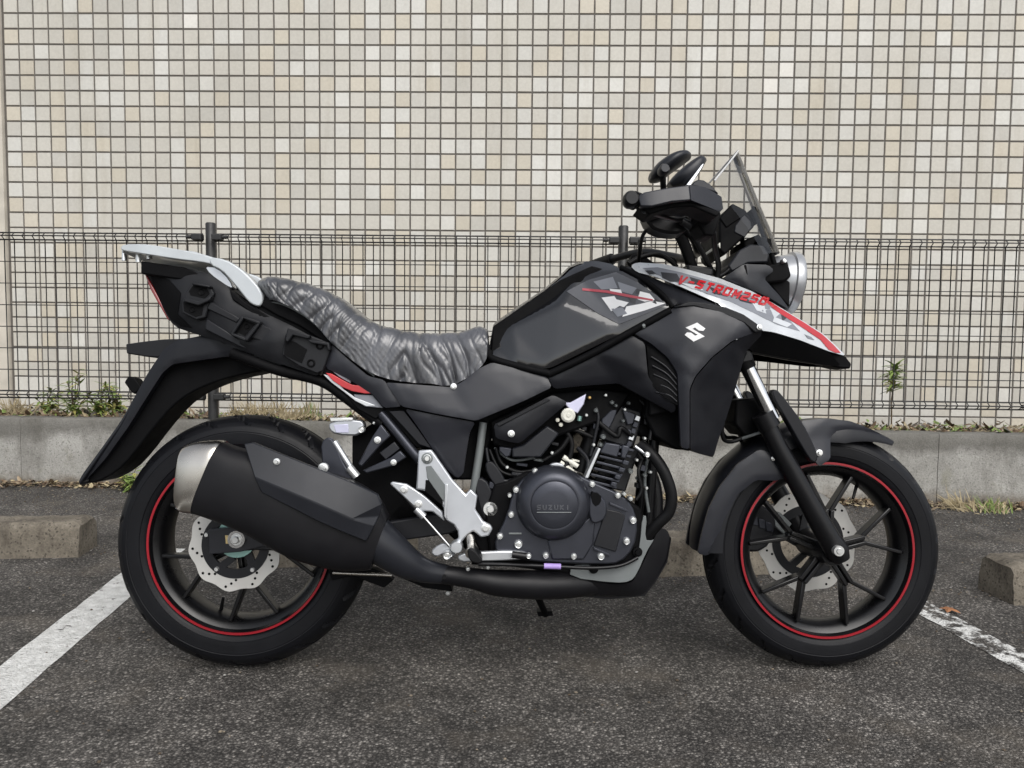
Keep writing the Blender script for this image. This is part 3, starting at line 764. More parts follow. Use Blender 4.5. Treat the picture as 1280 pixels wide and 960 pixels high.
wheel('front_wheel', WB, FR_, FR_, .053, .2095, R(15), -.072, .128)
# axles
tube('front_axle', [(1046, 688, .118), (1046, 688, .0), (1046, 688, -.1)], .010, 'bmetal', smooth=False)
# ---------------------------------------------------------------- tail, mudguard, carrier
def plate_across(name, prof, s1, mat, th=.012, bev=.003):
    """sheet across the bike: profile in photo pixels at side distance s1, running to -s1"""
    P = [B(p[0], p[1], s1) for p in prof]; n = len(P); vs_, fs = [], []
    for sgn in (1, -1):
        for dz in (0, -th):
            vs_ += [(v.x, -s1*sgn, v.z+dz) for v in P]
    idx = lambda a, b, i: (a*2+b)*n+i
    for i in range(n-1):
        fs += [(idx(0, 0, i), idx(0, 0, i+1), idx(1, 0, i+1), idx(1, 0, i)), (idx(0, 1, i+1), idx(0, 1, i), idx(1, 1, i), idx(1, 1, i+1)),
               (idx(0, 0, i+1), idx(0, 0, i), idx(0, 1, i), idx(0, 1, i+1)), (idx(1, 0, i), idx(1, 0, i+1), idx(1, 1, i+1), idx(1, 1, i))]
    for i in (0, n-1): fs.append((idx(0, 0, i), idx(0, 1, i), idx(1, 1, i), idx(1, 0, i)))
    o = link(name, mesh_of(name, vs_, fs), mat, bike, 35); bevel(o, bev); return o
M['wrapw'] = simple('film_wrapped_silver_paint', (.50, .53, .545), .34, metal=.2, coat=.5, grain=.5, gscale=60)
carrier = plate_across('rear_carrier', [(152, 309), (158, 305), (182, 305), (215, 311), (242, 314), (268, 322), (282, 327)], .10, 'wrapw', .014, .004)
for mirr in (False,):
    extr('carrier_arm', [(262, 321), (282, 324), (300, 335), (316, 350), (326, 363), (329, 374), (326, 383), (318, 382), (310, 377), (300, 364), (288, 350), (277, 338), (262, 331)], .125, .085, 'wrapw', .006, 1, carrier, mir=True)
    extr('carrier_edge', [(150, 309), (155, 305), (185, 305), (242, 315), (270, 323), (268, 331), (250, 327), (222, 324), (190, 319), (165, 315), (152, 313)], .115, .096, 'wrapw', .004, 1, carrier, mir=True)
tube('carrier_peg', [(155, 312, .08), (155, 326, .08)], .005, 'chrome', parent=carrier); tube('carrier_peg', [(173, 316, .08), (173, 328, .08)], .0065, 'zinc', parent=carrier); tube('carrier_peg', [(186, 318, .08), (187, 324, .08)], .0065, 'zinc', parent=carrier)
extr('carrier_bracket', [(255, 332), (272, 334), (288, 350), (292, 362), (280, 356), (262, 343)], .10, .07, 'silver', .002, 1, carrier, mir=True)
tail, TS = panel('tail_cover', [(175, 327, .075), (200, 331, .085), (230, 335, .092), (262, 342, .10), (282, 356, .105), (303, 374, .11), (332, 392, .118), (362, 406, .125), (388, 420, .128), (410, 428, .13), (413, 440, .13), (405, 464, .13), (396, 470, .13), (375, 463, .13), (345, 453, .125), (320, 444, .12), (290, 432, .115), (265, 424, .105), (240, 416, .095), (222, 410, .085), (213, 402, .078), (202, 383, .072), (190, 358, .068), (181, 342, .07)], 'plastic',
    [(225, 372, .10), (280, 392, .118), (340, 424, .132), (205, 355, .082)], .03, .006, 5)
decal('tail_shade_patch', [(186, 338), (212, 350), (226, 366), (222, 392), (240, 410), (226, 408), (214, 400), (203, 382), (192, 358)], TS, 'black', tail, .0015)  # flat black decal, the shade of a hollow put into its colour
plate_across('tail_filler', [(176, 326), (230, 334), (282, 356), (332, 392), (400, 428)], .10, 'black', .03)
extr('tail_lamp', [(180, 341), (184, 345), (194, 364), (214, 402), (209, 399), (188, 362)], .074, -.074, 'lens', .002, 0)
extr('under_tail', [(178, 328), (206, 333), (216, 341), (204, 346), (190, 342), (181, 338)], .088, -.088, 'black', .004)
# mounts
def mount(poly, s, holes, shade_plates=(), ledges=()):
    o = extr('luggage_mount', poly, s, s-.04, 'plastic', .003)
    for (x, y, r) in holes: lathe('mount_hole', x, y, s, [(0, s-.001), (r*.5, s-.001), (r*.55, s+.0016), (r*.8, s+.003), (r, s+.0022), (r*1.05, s-.004)], 'black', 20, o)
    for rc_ in shade_plates: extr('mount_shade_plate', rc_, s+.0012, s-.01, 'black', 0, 0, o)  # black plates set proud, their colour stands for shade inside the sockets
    for lg in ledges: extr('mount_ledge', lg, s+.013, s-.01, 'plastic', .0025, 0, o)
    return o
mount([(232, 364), (241, 353), (262, 357), (268, 367), (262, 378), (257, 397), (245, 400), (227, 391), (228, 376)], .124, [(252, 365, .0085), (241, 387, .0075)], [[(229, 377), (247, 381), (255, 379), (252, 394), (244, 396), (230, 389)], [(236, 364), (242, 356), (258, 360), (262, 367), (256, 373), (238, 369)]], [[(230, 371), (248, 376), (264, 370), (262, 376), (248, 382), (229, 377)], [(240, 352), (263, 357), (262, 360), (240, 356)]])
mount([(288, 417), (303, 394), (326, 402), (324, 410), (307, 426)], .133, [(309, 408, .0065)], [[(295, 414), (305, 400), (319, 405), (306, 420)]], [[(287, 417), (302, 394), (305, 397), (292, 418)], [(302, 394), (326, 402), (324, 406), (303, 398)], [(288, 415), (307, 422), (307, 427), (288, 419)], [(321, 404), (326, 403), (309, 427), (304, 423)]])
mount([(352, 444), (356, 420), (360, 411), (388, 419), (411, 428), (413, 438), (404, 464), (396, 467), (374, 458)], .144, [(400, 432, .0095), (389, 454, .0095)], [[(356, 422), (370, 428), (384, 437), (377, 454), (355, 444)]], [[(359, 410), (388, 419), (386, 424), (366, 419), (360, 428), (356, 426)], [(384, 424), (411, 428), (413, 438), (409, 438), (408, 432), (388, 429)]])
extr('tail_rib', [(262, 376), (292, 393), (300, 398), (296, 404), (258, 386)], .126, .10, 'plastic', .003)
extr('tail_rib', [(326, 404), (356, 418), (353, 436), (312, 422)], .133, .10, 'plastic', .004)
extr('tail_rib', [(258, 398), (290, 418), (306, 428), (352, 446), (348, 452), (300, 434), (256, 412)], .122, .10, 'panel_dark', .003)
extr('tail_rib', [(286, 360), (306, 377), (334, 394), (356, 405), (352, 411), (320, 396), (290, 374)], .122, .10, 'black', .003)
# mudguard
extr('mudguard_shade_core', [(262, 420), (300, 436), (350, 455), (330, 463), (290, 471), (262, 480), (238, 491), (216, 507), (190, 537), (166, 569), (146, 590), (118, 605), (106, 602), (150, 534), (187, 472), (207, 442), (232, 426)], .055, -.055, 'black', .004, 1)  # matte black block, stands for the mudguard's inner side in shade
mg, MGS = panel('mudguard', [(205, 436, .080), (222, 425, .083), (245, 421, .085), (262, 417, .088), (285, 424, .10), (306, 436, .105), (318, 444, .105), (280, 446, .092), (245, 451, .088), (216, 455, .086), (203, 466, .085), (185, 494, .082), (160, 534, .078), (132, 573, .072), (106, 602, .066), (97, 605, .062), (103, 593, .062), (125, 563, .066), (150, 528, .070), (170, 493, .074), (185, 466, .076)], 'panel_dark', (), .02, .003, 3, step=5)
plate_across('mudguard_back', [(245, 423), (222, 427), (205, 438), (190, 460), (170, 494), (150, 529), (125, 564), (99, 601)], .075, 'panel_dark', .012)
extr('licence_bracket', [(157, 430), (178, 427), (205, 424), (250, 423), (236, 432), (210, 438), (198, 447), (183, 446), (158, 442)], .05, -.05, 'plastic', .003)
extr('mudguard_filler', [(262, 417), (300, 420), (352, 450), (362, 470), (345, 468), (310, 447), (285, 436)], .10, -.10, 'panel_dark', .006)
extr('rear_reflector', [(155, 478), (160, 470), (169, 473), (177, 484), (168, 493), (163, 489)], .055, .02, 'black', .003)
tube('subframe_rail', [(290, 441, .11), (345, 462, .115), (400, 476, .115), (432, 497, .115), (462, 520, .11), (478, 530, .11)], .0125, 'black', mir=True)
# tail side strip with red flash
strip, SS = panel('tail_side_panel', [(414, 430, .135), (436, 450, .142), (460, 470, .146), (480, 475, .148), (502, 508, .148), (480, 510, .145), (467, 494, .142), (452, 484, .140), (432, 472, .136), (407, 460, .132)], 'panel', (), .008, .003, 3, step=5)
extr('tail_inner_panel', [(402, 458), (432, 470), (462, 486), (482, 510), (470, 524), (448, 512), (425, 488), (404, 468)], .128, .09, 'black', .002, mir=True)
extr('silver_trim', [(404, 468), (416, 470), (430, 487), (444, 497), (470, 507), (458, 508), (444, 501), (430, 490), (414, 478)], .134, .12, 'wsilver', .001)
extr('grey_trim', [(442, 493), (466, 494), (479, 510), (456, 508), (446, 501)], .133, .12, 'greyp', .001)
extr('red_flash', [(407, 466), (414, 467), (430, 476), (440, 481), (458, 483), (464, 487), (466, 492), (456, 492), (440, 489), (428, 484), (416, 476)], .139, .125, 'redp', .0012)
extr('pale_mark', [(412, 461), (419, 462), (439, 475), (438, 479), (424, 471)], .1335, .12, 'greyp', .0006)
extr('frame_filler', [(474, 480), (500, 500), (520, 515), (545, 560), (520, 560), (490, 525), (470, 515)], .12, .06, 'black', .003)
# ---------------------------------------------------------------- side covers
sc, SCS = panel('side_cover', [(482, 478, .150), (510, 480, .152), (563, 484, .152), (577, 478, .153), (598, 461, .150), (615, 453, .147), (650, 462, .150), (683, 470, .156), (690, 484, .161), (655, 501, .165), (595, 526, .168), (545, 517, .165), (502, 508, .155)], 'panel', (), .012, .0025, 2)
lc_, LCS = panel('lower_side_cover', [(506, 511, .148), (545, 519, .155), (594, 528, .160), (587, 541, .150), (583, 565, .146), (579, 593, .142), (571, 598, .140), (557, 585, .14), (540, 560, .14), (522, 533, .145)], 'panel', (), .01, .0025, 2, mir=True)
extr('frame_cover', [(486, 514), (505, 513), (522, 535), (540, 561), (524, 556), (505, 535)], .138, .10, 'panel_dark', .002)
capbolt(567, 483, .155, .007, 'zinc')
bolt(576, 484, .150, .004, 'black')
# seat base
extr('seat_base', [(322, 380), (345, 394), (375, 408), (405, 428), (425, 445), (450, 463), (476, 480), (568, 485), (596, 462), (612, 448), (614, 430), (580, 440), (500, 440), (440, 410), (380, 376), (340, 366)], .122, -.122, 'black', .004)
extr('seat_gap_filler', [(314, 370), (335, 371), (372, 388), (400, 408), (414, 430), (388, 428), (360, 414), (328, 398)], .114, -.114, 'black', .003)  # black filler added to close the see-through gap between seat and tail
tube('seat_piping', [(330, 377, .118), (352, 380, .122), (378, 393, .126), (398, 409, .13), (414, 427, .132), (440, 449, .134), (468, 470, .136)], .0022, 'lgrey', n=8)
# ---------------------------------------------------------------- tank
TP = [(612, 430, .100), (613, 446, .130), (645, 454, .144), (681, 461, .158), (690, 459, .160), (770, 420, .186), (838, 384, .200), (826, 369, .185), (800, 350, .168), (777, 337, .140), (765, 330, .105), (745, 326, .075), (725, 327, .065), (712, 332, .062), (700, 344, .064), (680, 361, .066), (640, 388, .066), (617, 404, .070)]
tank, TKS = panel('fuel_tank', TP, 'gloss', [(640, 408, .118), (700, 380, .143), (768, 341, .140), (720, 345, .102), (776, 404, .180)], .03, .006, 5, step=5)
top = [(617, 404), (640, 388), (680, 361), (700, 344), (712, 332), (725, 327), (745, 326), (765, 330), (790, 340)]
tv, tfc = [], []
for p in top:
    v = B(p[0], p[1], .07)
    for j in range(9):
        u = j/8*2-1; tv.append((v.x, u*.075, v.z+.010*(1-u*u)-.006))
for i in range(len(top)-1):
    for j in range(8): tfc.append((i*9+j, (i+1)*9+j, (i+1)*9+j+1, i*9+j+1))
link('tank_top', mesh_of('tank_top', tv, tfc), 'gloss', tank, 60)
extr('tank_core', [(616, 408), (700, 350), (740, 332), (790, 346), (836, 384), (838, 396), (772, 432), (692, 472), (612, 452)], .118, -.118, 'black', .004)
gp = [(708, 364), (735, 350), (770, 340), (799, 354), (822, 370), (833, 381), (805, 393), (774, 405), (748, 392)]
tg = decal('tank_graphic', gp, TKS, 'tank_grey', tank, .0012, 5)
for poly, mt in (([(752, 372), (768, 370), (775, 382), (764, 389), (760, 383)], 'white'), ([(762, 361), (776, 362), (778, 368), (764, 366)], 'white'), ([(770, 374), (786, 378), (780, 384), (774, 382)], 'white'), ([(783, 383), (800, 380), (815, 376), (832, 379), (806, 388), (778, 396)], 'white'), ([(800, 364), (812, 367), (819, 375), (806, 377), (797, 374)], 'white'), ([(742, 352), (766, 346), (772, 360), (752, 362)], 'greyp'), ([(772, 352), (796, 360), (790, 368), (776, 364)], 'greyp'), ([(784, 370), (796, 371), (794, 380), (788, 378)], 'greyd'), ([(796, 361), (803, 363), (799, 368), (794, 367)], 'greyd'), ([(818, 373), (826, 376), (820, 380), (814, 377)], 'greyd'), ([(764, 386), (778, 384), (784, 392), (772, 396)], 'greyp')):
    decal('graphic_shape', poly, TKS, mt, tank, .002, 5)
decal('red_line', [(728, 360), (760, 363), (790, 369), (816, 374), (816, 376), (788, 372), (758, 366), (728, 363)], TKS, 'redl', tank, .0028, 4)
# trim under the tank
tube('tank_trim', [(612, 440, .120), (615, 448, .132), (648, 458, .146), (683, 466, .158), (692, 465, .160), (740, 442, .176), (790, 414, .192), (838, 388, .204)], .0085, 'black', mir=True)
tube('tank_trim', [(776, 334, .135), (802, 348, .166), (826, 366, .186), (841, 384, .197)], .006, 'black', mir=True)
# ---------------------------------------------------------------- panel below the tank, intake, shroud
up, UPS = panel('knee_panel', [(684, 472, .155), (700, 464, .160), (745, 440, .172), (786, 417, .185), (806, 429, .195), (810, 470, .195), (822, 489, .196), (846, 508, .20), (842, 517, .19), (800, 494, .178), (773, 479, .165), (730, 482, .16), (693, 486, .155)], 'panel_dark', [(775, 450, .186)], .012, .003, 3)
vt, VTS = panel('intake_grille', [(808, 430, .186), (830, 444, .196), (845, 464, .203), (849, 480, .205), (849, 508, .205), (832, 498, .202), (816, 483, .196), (811, 470, .19)], 'black', (), .01, .002, 3, step=5)
for k in range(5): tube('intake_slat', [(814+k*1.5, 446+k*11, .195), (832+k*1, 458+k*9, .203), (846, 474+k*7, .207)], .0022, 'panel_dark', parent=vt, n=8)
sh, SHS = panel('shroud', [(788, 414, .190), (812, 402, .196), (836, 390, .205), (846, 382, .208), (866, 380, .212), (900, 388, .215), (932, 400, .212), (950, 409, .205), (945, 415, .205), (915, 426, .222), (890, 446, .228), (869, 470, .228), (862, 486, .226), (862, 562, .212), (851, 559, .206), (849, 508, .212), (847, 466, .214), (835, 447, .208), (815, 430, .20)], 'panel', [(860, 420, .222), (850, 445, .220)], .012, .004, 4)
sf, SFS = panel('shroud_front', [(950, 411, .204), (953, 418, .195), (944, 427, .188), (932, 440, .18), (926, 462, .178), (918, 490, .174), (908, 522, .172), (898, 550, .172), (892, 571, .172), (870, 566, .196), (863, 562, .208), (863, 487, .222), (870, 471, .224), (891, 447, .224), (916, 427, .216)], 'panel_dark', (), .012, .003, 3)
extr('shroud_lip', [(842, 384), (862, 376), (882, 378), (908, 384), (930, 393), (946, 404), (955, 414), (944, 416), (930, 404), (900, 391), (868, 383)], .216, .19, 'plastic', .003)
capbolt(949, 409, .217, .006, 'zinc')
capbolt(804, 407, .200, .006, 'lgrey')
extr('shroud_inner', [(812, 520), (850, 512), (862, 562), (892, 572), (905, 525), (922, 470), (935, 440), (900, 420), (830, 440), (812, 470)], .165, .05, 'black', .004, mir=True)
us, USS = panel('upper_cover', [(778, 334, .135), (788, 333, .14), (810, 344, .155), (850, 362, .175), (900, 383, .20), (890, 384, .205), (866, 378, .206), (846, 380, .204), (839, 384, .198), (827, 368, .187), (802, 350, .168)], 'panel_dark', (), .02, .002, 3, step=5)
# emblem on the shroud
for q in ([(857, 408), (871, 403), (882, 411), (879, 413), (874, 412), (871, 408.6), (864, 410.2), (880, 419.5), (877, 422), (868, 427)], ):
    pass
E1 = [(857.5, 409), (871.5, 403.2), (882, 410.8), (879, 413.5), (874, 413.3), (868.5, 408.7), (865.2, 410.2), (881, 420), (875, 423.2)]
E2 = [(855.8, 418), (859.5, 415.6), (864, 415.8), (870, 420.2), (873, 419), (857.5, 409), (863, 406.5), (881, 420.2), (866, 427)]
decal('emblem', [(857, 409.5), (871.5, 403.2), (881.8, 410.6), (879, 413.6), (873.6, 413.2), (868.8, 409.4), (865.6, 411), (881, 420.4), (867, 427), (855.8, 418.6), (858.8, 415.4), (864, 415.9), (869, 419.6), (872, 418.3)], SHS, 'white', sh, .0016, 3)
# ---------------------------------------------------------------- beak
BT = [(788, 332, .150), (796, 328, .140), (830, 330, .136), (860, 337, .132), (900, 348, .126), (940, 364, .114), (975, 384, .094), (1005, 402, .072), (1030, 418, .052), (1050, 437, .034), (1057, 445, .03)]
BL = [(1036, 439, .07), (1000, 425, .11), (967, 415, .15), (951, 413, .175), (941, 404, .19), (928, 396, .197), (903, 388, .200), (900, 380, .198), (875, 369, .19), (850, 358, .182), (820, 346, .17), (796, 340, .158)]
bk, BKS = panel('beak', BT+BL, 'wsilver', [(900, 366, .176), (950, 388, .158), (1000, 412, .098)], .006, .004, 4, step=5)
tv, tfc = [], []
for p in BT[3:]:
    v = B(*p)
    for j in range(9):
        u = j/8*2-1; tv.append((v.x, u*p[2], v.z+.012*(1-u*u)))
for i in range(len(BT[3:])-1):
    for j in range(8): tfc.append((i*9+j, (i+1)*9+j, (i+1)*9+j+1, i*9+j+1))
link('beak_top', mesh_of('beak_top', tv, tfc), 'wsilver', bk, 60)
decal('beak_graphic', [(803, 335), (822, 334), (850, 340), (900, 354), (938, 369), (960, 380), (985, 398), (1000, 414), (972, 406), (944, 392), (915, 378), (870, 362), (830, 347)], BKS, 'greyp', bk, .001, 5)
for poly, mt in (([(806, 338), (815, 338), (820, 342), (812, 343)], 'greyd'), ([(826, 340), (846, 342), (852, 352), (838, 352), (828, 347)], 'greyd'), ([(862, 346), (876, 350), (880, 356), (866, 355)], 'greyd'), ([(886, 358), (898, 362), (905, 370), (893, 367)], 'greyd'), ([(908, 360), (920, 364), (916, 370), (906, 366)], 'wsilver'), ([(918, 366), (932, 370), (940, 380), (925, 376)], 'greyd'), ([(940, 378), (955, 380), (958, 392), (946, 388)], 'wsilver'), ([(962, 384), (975, 392), (968, 398)], 'wsilver'), ([(968, 396), (990, 405), (984, 409), (966, 402)], 'wsilver'), ([(976, 390), (984, 397), (978, 402)], 'greyd'), ([(850, 353), (872, 357), (880, 363), (866, 361)], 'wsilver'), ([(1006, 418), (1014, 421), (1018, 425), (1010, 423)], 'greyp')):
    decal('graphic_shape', poly, BKS, mt, bk, .0018, 5)
decal('red_stripe', [(950, 371), (958, 374), (975, 385), (1005, 403), (1028, 418), (1042, 431), (1051, 441), (1045, 441), (1036, 437), (1026, 425), (1004, 410), (972, 390)], BKS, 'redp', bk, .0022, 4)
FONT = {'V': [[(0, 1), (.42, 0), (.58, 0), (1, 1)]], '-': [[(.1, .5), (.9, .5)]], 'S': [[(1, 1), (.12, 1), (0, .9), (0, .55), (1, .45), (1, .1), (.88, 0), (0, 0)]], 'T': [[(0, 1), (1, 1)], [(.5, 1), (.5, 0)]],
        'R': [[(0, 0), (0, 1), (.9, 1), (1, .9), (1, .55), (.9, .46), (0, .46)], [(.5, .46), (1, 0)]], 'O': [[(.1, 0), (0, .1), (0, .9), (.1, 1), (.9, 1), (1, .9), (1, .1), (.9, 0), (.1, 0)]], 'M': [[(0, 0), (0, 1), (.5, .35), (1, 1), (1, 0)]],
        '2': [[(0, 1), (.9, 1), (1, .9), (1, .55), (0, .4), (0, 0), (1, 0)]], '5': [[(1, 1), (0, 1), (0, .55), (.9, .55), (1, .45), (1, .1), (.9, 0), (0, 0)]], '0': [[(.1, 0), (0, .1), (0, .9), (.1, 1), (.9, 1), (1, .9), (1, .1), (.9, 0), (.1, 0)]],
        'U': [[(0, 1), (0, .1), (.1, 0), (.9, 0), (1, .1), (1, 1)]], 'Z': [[(0, 1), (1, 1), (0, 0), (1, 0)]], 'K': [[(0, 0), (0, 1)], [(1, 1), (.05, .5), (1, 0)]], 'I': [[(.5, 0), (.5, 1)]]}
def letters(name, body, p0, p1, hpx, S, mat, parent, off=.002, shear=.25, wt=.24, fill_=.74):
    """block capitals from straight strokes, laid along a line in the photo plane at the height of the surface below"""
    d = Vector((p1[0]-p0[0], p1[1]-p0[1])); Lp = d.length; d.normalize(); n = Vector((d.y, -d.x)); cell = Lp/len(body); vs_, fs = [], []
    def put(u, w): q = Vector(p0)+d*(u+shear*w)+n*w; return B(q.x, q.y, (S(q.x, q.y) if callable(S) else S)+off)
    half = hpx*wt*.5
    for k, ch in enumerate(body):
        for st in FONT.get(ch, []):
            for (a, b) in zip(st[:-1], st[1:]):
                fw = fill_*cell-2*half; A = Vector((k*cell+half+a[0]*fw, half+a[1]*(hpx-2*half))); Bq = Vector((k*cell+half+b[0]*fw, half+b[1]*(hpx-2*half)))
                e = (Bq-A).normalized(); m_ = Vector((-e.y, e.x))*half; A -= e*half*.7; Bq += e*half*.7; n0 = len(vs_)
                vs_ += [put(*(A+m_)), put(*(Bq+m_)), put(*(Bq-m_)), put(*(A-m_))]; fs.append((n0, n0+1, n0+2, n0+3))
    me = bpy.data.meshes.new(name); me.from_pydata([tuple(v) for v in vs_], [], fs)
    o = link(name, me, mat, parent, None); sm = o.modifiers.new('depth', 'SOLIDIFY'); sm.thickness = .0006; return o
letters('lettering', 'V-STROM250', (845, 354), (958, 383), 11.5, BKS, 'redp', bk, .0030, .35, .23, .80)
# underside of the beak and nose
extr('beak_nose', [(1034, 437), (1057, 445), (1065, 455), (1063, 461), (1050, 460), (1034, 456), (1020, 447), (1014, 430)], .035, -.035, 'black', .004)
panel('beak_underside', [(950, 414, .150), (967, 416, .146), (1000, 426, .108), (1036, 440, .068), (1052, 458, .03), (1030, 456, .05), (985, 448, .08), (940, 440, .12), (934, 432, .15)], 'black', (), .01, 0, 3)
panel('beak_liner', [(938, 432, .10), (965, 433, .09), (1010, 444, .06), (1034, 452, .035), (1032, 457, .03), (990, 451, .05), (936, 441, .09)], 'panel_dark', (), .008, 0, 3, mir=False)
# ---------------------------------------------------------------- exhaust
def loft(name, secs, mat, parent=None, n=36, pw=2.9, cap=True, sub=4):
    """closed sections (top pixel, bottom pixel, centre side distance, half thickness)"""
    q = catmull([(*t, *b, s, h) for t, b, s, h in secs], sub); vs_, fs = [], []
    for (tx, ty, bx_, by_, s, h) in q:
        T, D = B(tx, ty, s), B(bx_, by_, s); c = (T+D)/2; e = (T-D)/2
        for j in range(n):
            a = 2*math.pi*j/n; ca_, sa_ = math.cos(a), math.sin(a)
            x = math.copysign(abs(ca_)**(2/pw), ca_); y = math.copysign(abs(sa_)**(2/pw), sa_)
            vs_.append(c+e*y+Vector((0, -h*x, 0)))
    L = len(q)
    for i in range(L-1):
        for j in range(n): fs.append((i*n+j, i*n+(j+1) % n, (i+1)*n+(j+1) % n, (i+1)*n+j))
    if cap: fs += [tuple(range(n))[::-1], tuple((L-1)*n+j for j in range(n))]
    return link(name, mesh_of(name, vs_, fs), mat, parent or bike, 40)
mf = loft('silencer', [((279, 552), (243, 641), .205, .054), ((300, 560), (270, 650), .205, .060), ((340, 568), (312, 668), .203, .063), ((390, 585), (362, 695), .20, .063), ((440, 600), (412, 710), .195, .060), ((472, 620), (444, 713), .19, .054), ((486, 645), (464, 711), .185, .046)], 'muffler')
loft('end_cap', [((234, 561), (224, 628), .205, .040), ((234, 557), (226, 636), .205, .047), ((250, 552), (232, 640), .205, .053), ((274, 550), (240, 641), .205, .0555), ((281, 552), (244, 642), .205, .0555)], 'steel', mf)
lathe('tail_pipe', 231, 598, .205, [(0, .205), (.012, .205)], 'black', 16, mf)
hsv, HSS = panel('heat_shield', [(305, 555, .258), (316, 553, .257), (345, 565, .260), (400, 587, .260), (440, 603, .254), (472, 618, .240), (477, 630, .238), (474, 645, .232), (458, 677, .250), (430, 666, .263), (400, 653, .2695), (326, 615, .2700), (318, 597, .2755), (311, 575, .266)], 'shield', [(360, 614, .2790), (400, 631, .2780), (440, 649, .268), (468, 657, .250)], .014, 0, 2, step=None, rd=0, mir=False, parent=mf, sharp=14); bevel(hsv, .0025, 2, 25)
capbolt(346, 577, .267, .007, 'zinc', mf); tube('bracket_foot', [(222, 636, .2), (226, 630, .2)], .005, 'chrome', parent=mf)
tube('exhaust_elbow', [(462, 668, .185), (482, 684, .18), (505, 701, .17), (530, 713, .155), (558, 718, .14)], [.052, .046, .038, .028, .022], 'shield', parent=mf)
tube('collector', [(552, 718, .145), (590, 723, .14), (625, 729, .13), (680, 731, .12), (730, 729, .10), (770, 724, .07), (800, 712, .03)], [.021, .024, .031, .034, .031, .026, .022], 'muffler', parent=mf)
lathe('pipe_clamp', 556, 718, .14, [(.0, .166), (.006, .166), (.006, .14)], 'bmetal', 12, mf)
# ---------------------------------------------------------------- swingarm and rear axle
extr('swingarm', [(258, 664), (262, 692), (318, 688), (400, 690), (560, 668), (600, 655), (600, 630), (560, 640), (470, 655), (400, 660), (302, 657)], .105, .080, 'engine_dk', .004, 0, mir=True)
extr('chain_adjuster', [(260, 662), (261, 693), (300, 690), (343, 680), (302, 658)], .110, .095, 'panel', .002)
lathe('axle_nut', 296, 674, .112, [(0, .126), (.007, .126), (.009, .124), (.009, .118), (.013, .118), (.013, .1165), (.019, .1155), (.019, .108)], 'zinc', 24)
lathe('axle_washer', 296, 674, .112, [(.014, .1175), (.020, .1175), (.020, .110)], 'chrome', 30)
extr('adjuster_bolt', [(281, 669), (289, 670), (289, 680), (282, 680)], .114, .10, 'brass', .001)
lathe('sensor_ring', 296, 672, .088, [(.032, .089), (.047, .089), (.047, .085), (.032, .085)], 'teal', 60)
tube('chain_guard_rod', [(416, 716, .09), (490, 719, .09)], .004, 'steel', n=8); extr('lower_bracket', [(405, 700), (470, 712), (492, 725), (480, 735), (440, 720), (415, 726)], .08, .05, 'black', .002)
extr('linkage', [(500, 722), (560, 726), (566, 740), (530, 735)], .06, -.02, 'black', .003); bolt(560, 741, .05, .006, 'zinc')
extr('shock_body', [(500, 628), (560, 622), (585, 690), (560, 668), (530, 660), (505, 672), (480, 650)], .06, -.06, 'black', .006)
tube('side_stand', [(668, 738, -.10), (674, 750, -.16), (682, 768, -.235)], [.010, .009, .009], 'black'); extr('stand_foot', [(671, 765), (690, 764), (692, 770), (673, 771)], -.225, -.265, 'black', .002)
# ---------------------------------------------------------------- footrest bracket
fb = extr('footrest_bracket', [(523, 563), (539, 562), (543, 567), (565, 599), (582, 618), (588, 611), (597, 620), (594, 637), (604, 652), (613, 656), (616, 661), (611, 670), (601, 672), (592, 664), (585, 668), (576, 679), (574, 690), (568, 692), (563, 686), (566, 678), (573, 673), (572, 664), (567, 656), (558, 651), (554, 633), (530, 613), (520, 612)], .165, .150, 'alu_w', .0035)
extr('bracket_arm', [(487, 605), (490, 602), (508, 605), (521, 613), (532, 621), (553, 640), (556, 652), (541, 640), (523, 638), (517, 633)], .160, .148, 'alu_w', .003, 0, fb)
extr('bracket_window', [(532, 600), (537, 600), (554, 625), (553, 632), (531, 614)], .1665, .16, 'black', .001, 0, fb)
extr('bracket_recess', [(532, 583), (539, 582), (557, 607), (555, 628), (534, 598)], .1668, .16, 'lgrey', .0012, 0, fb)
extr('bracket_rib', [(556, 606), (560, 605), (558, 650), (555, 645)], .170, .16, 'silver', .0012, 0, fb)
capbolt(534, 573, .165, .013, 'lgrey', fb); capbolt(534, 573, .168, .009, 'zinc', fb); capbolt(505, 612, .160, .009, 'zinc', fb); capbolt(523, 630, .160, .009, 'zinc', fb); capbolt(607, 660, .165, .010, 'zinc', fb)
lathe('pivot_boss', 571, 683, .165, [(0, .178), (.012, .178), (.014, .174), (.014, .150)], 'silver', 24, fb)
tube('brake_rod', [(526, 642, .155), (570, 692, .155)], .0035, 'chrome', n=10, smooth=False); tube('rod_boot', [(497, 612, .152), (526, 642, .155)], [.005, .008], 'bmetal'); tube('rod_collar', [(520, 636, .156), (530, 646, .156)], .009, 'silver')
bp = extr('brake_pedal', [(571, 694), (588, 690), (598, 690), (640, 688), (660, 691), (662, 698), (640, 701), (598, 702), (574, 703)], .165, .150, 'silver', .0035, 1)
tube('pedal_tip', [(640, 693, .18), (662, 696, .18)], .008, 'bmetal', parent=bp); bolt(661, 695, .185, .006, 'zinc', bp)
extr('pedal_lever', [(537, 690), (548, 681), (558, 678), (566, 682), (566, 690), (555, 692), (545, 697)], .150, .138, 'alu_w', .003, 1, bp)
tube('rod_end', [(560, 690, .155), (564, 697, .16)], .010, 'silver', parent=bp); bolt(559, 694, .165, .010, 'zinc', bp)
fr = tube('footrest', [(588, 672, .16), (589, 684, .19), (588, 692, .22)], [.010, .009, .012], 'steel')
extr('footrest_rubber', [(584, 686), (592, 686), (604, 700), (600, 706), (586, 702)], .23, .17, 'rubber2', .003, 1, fr)
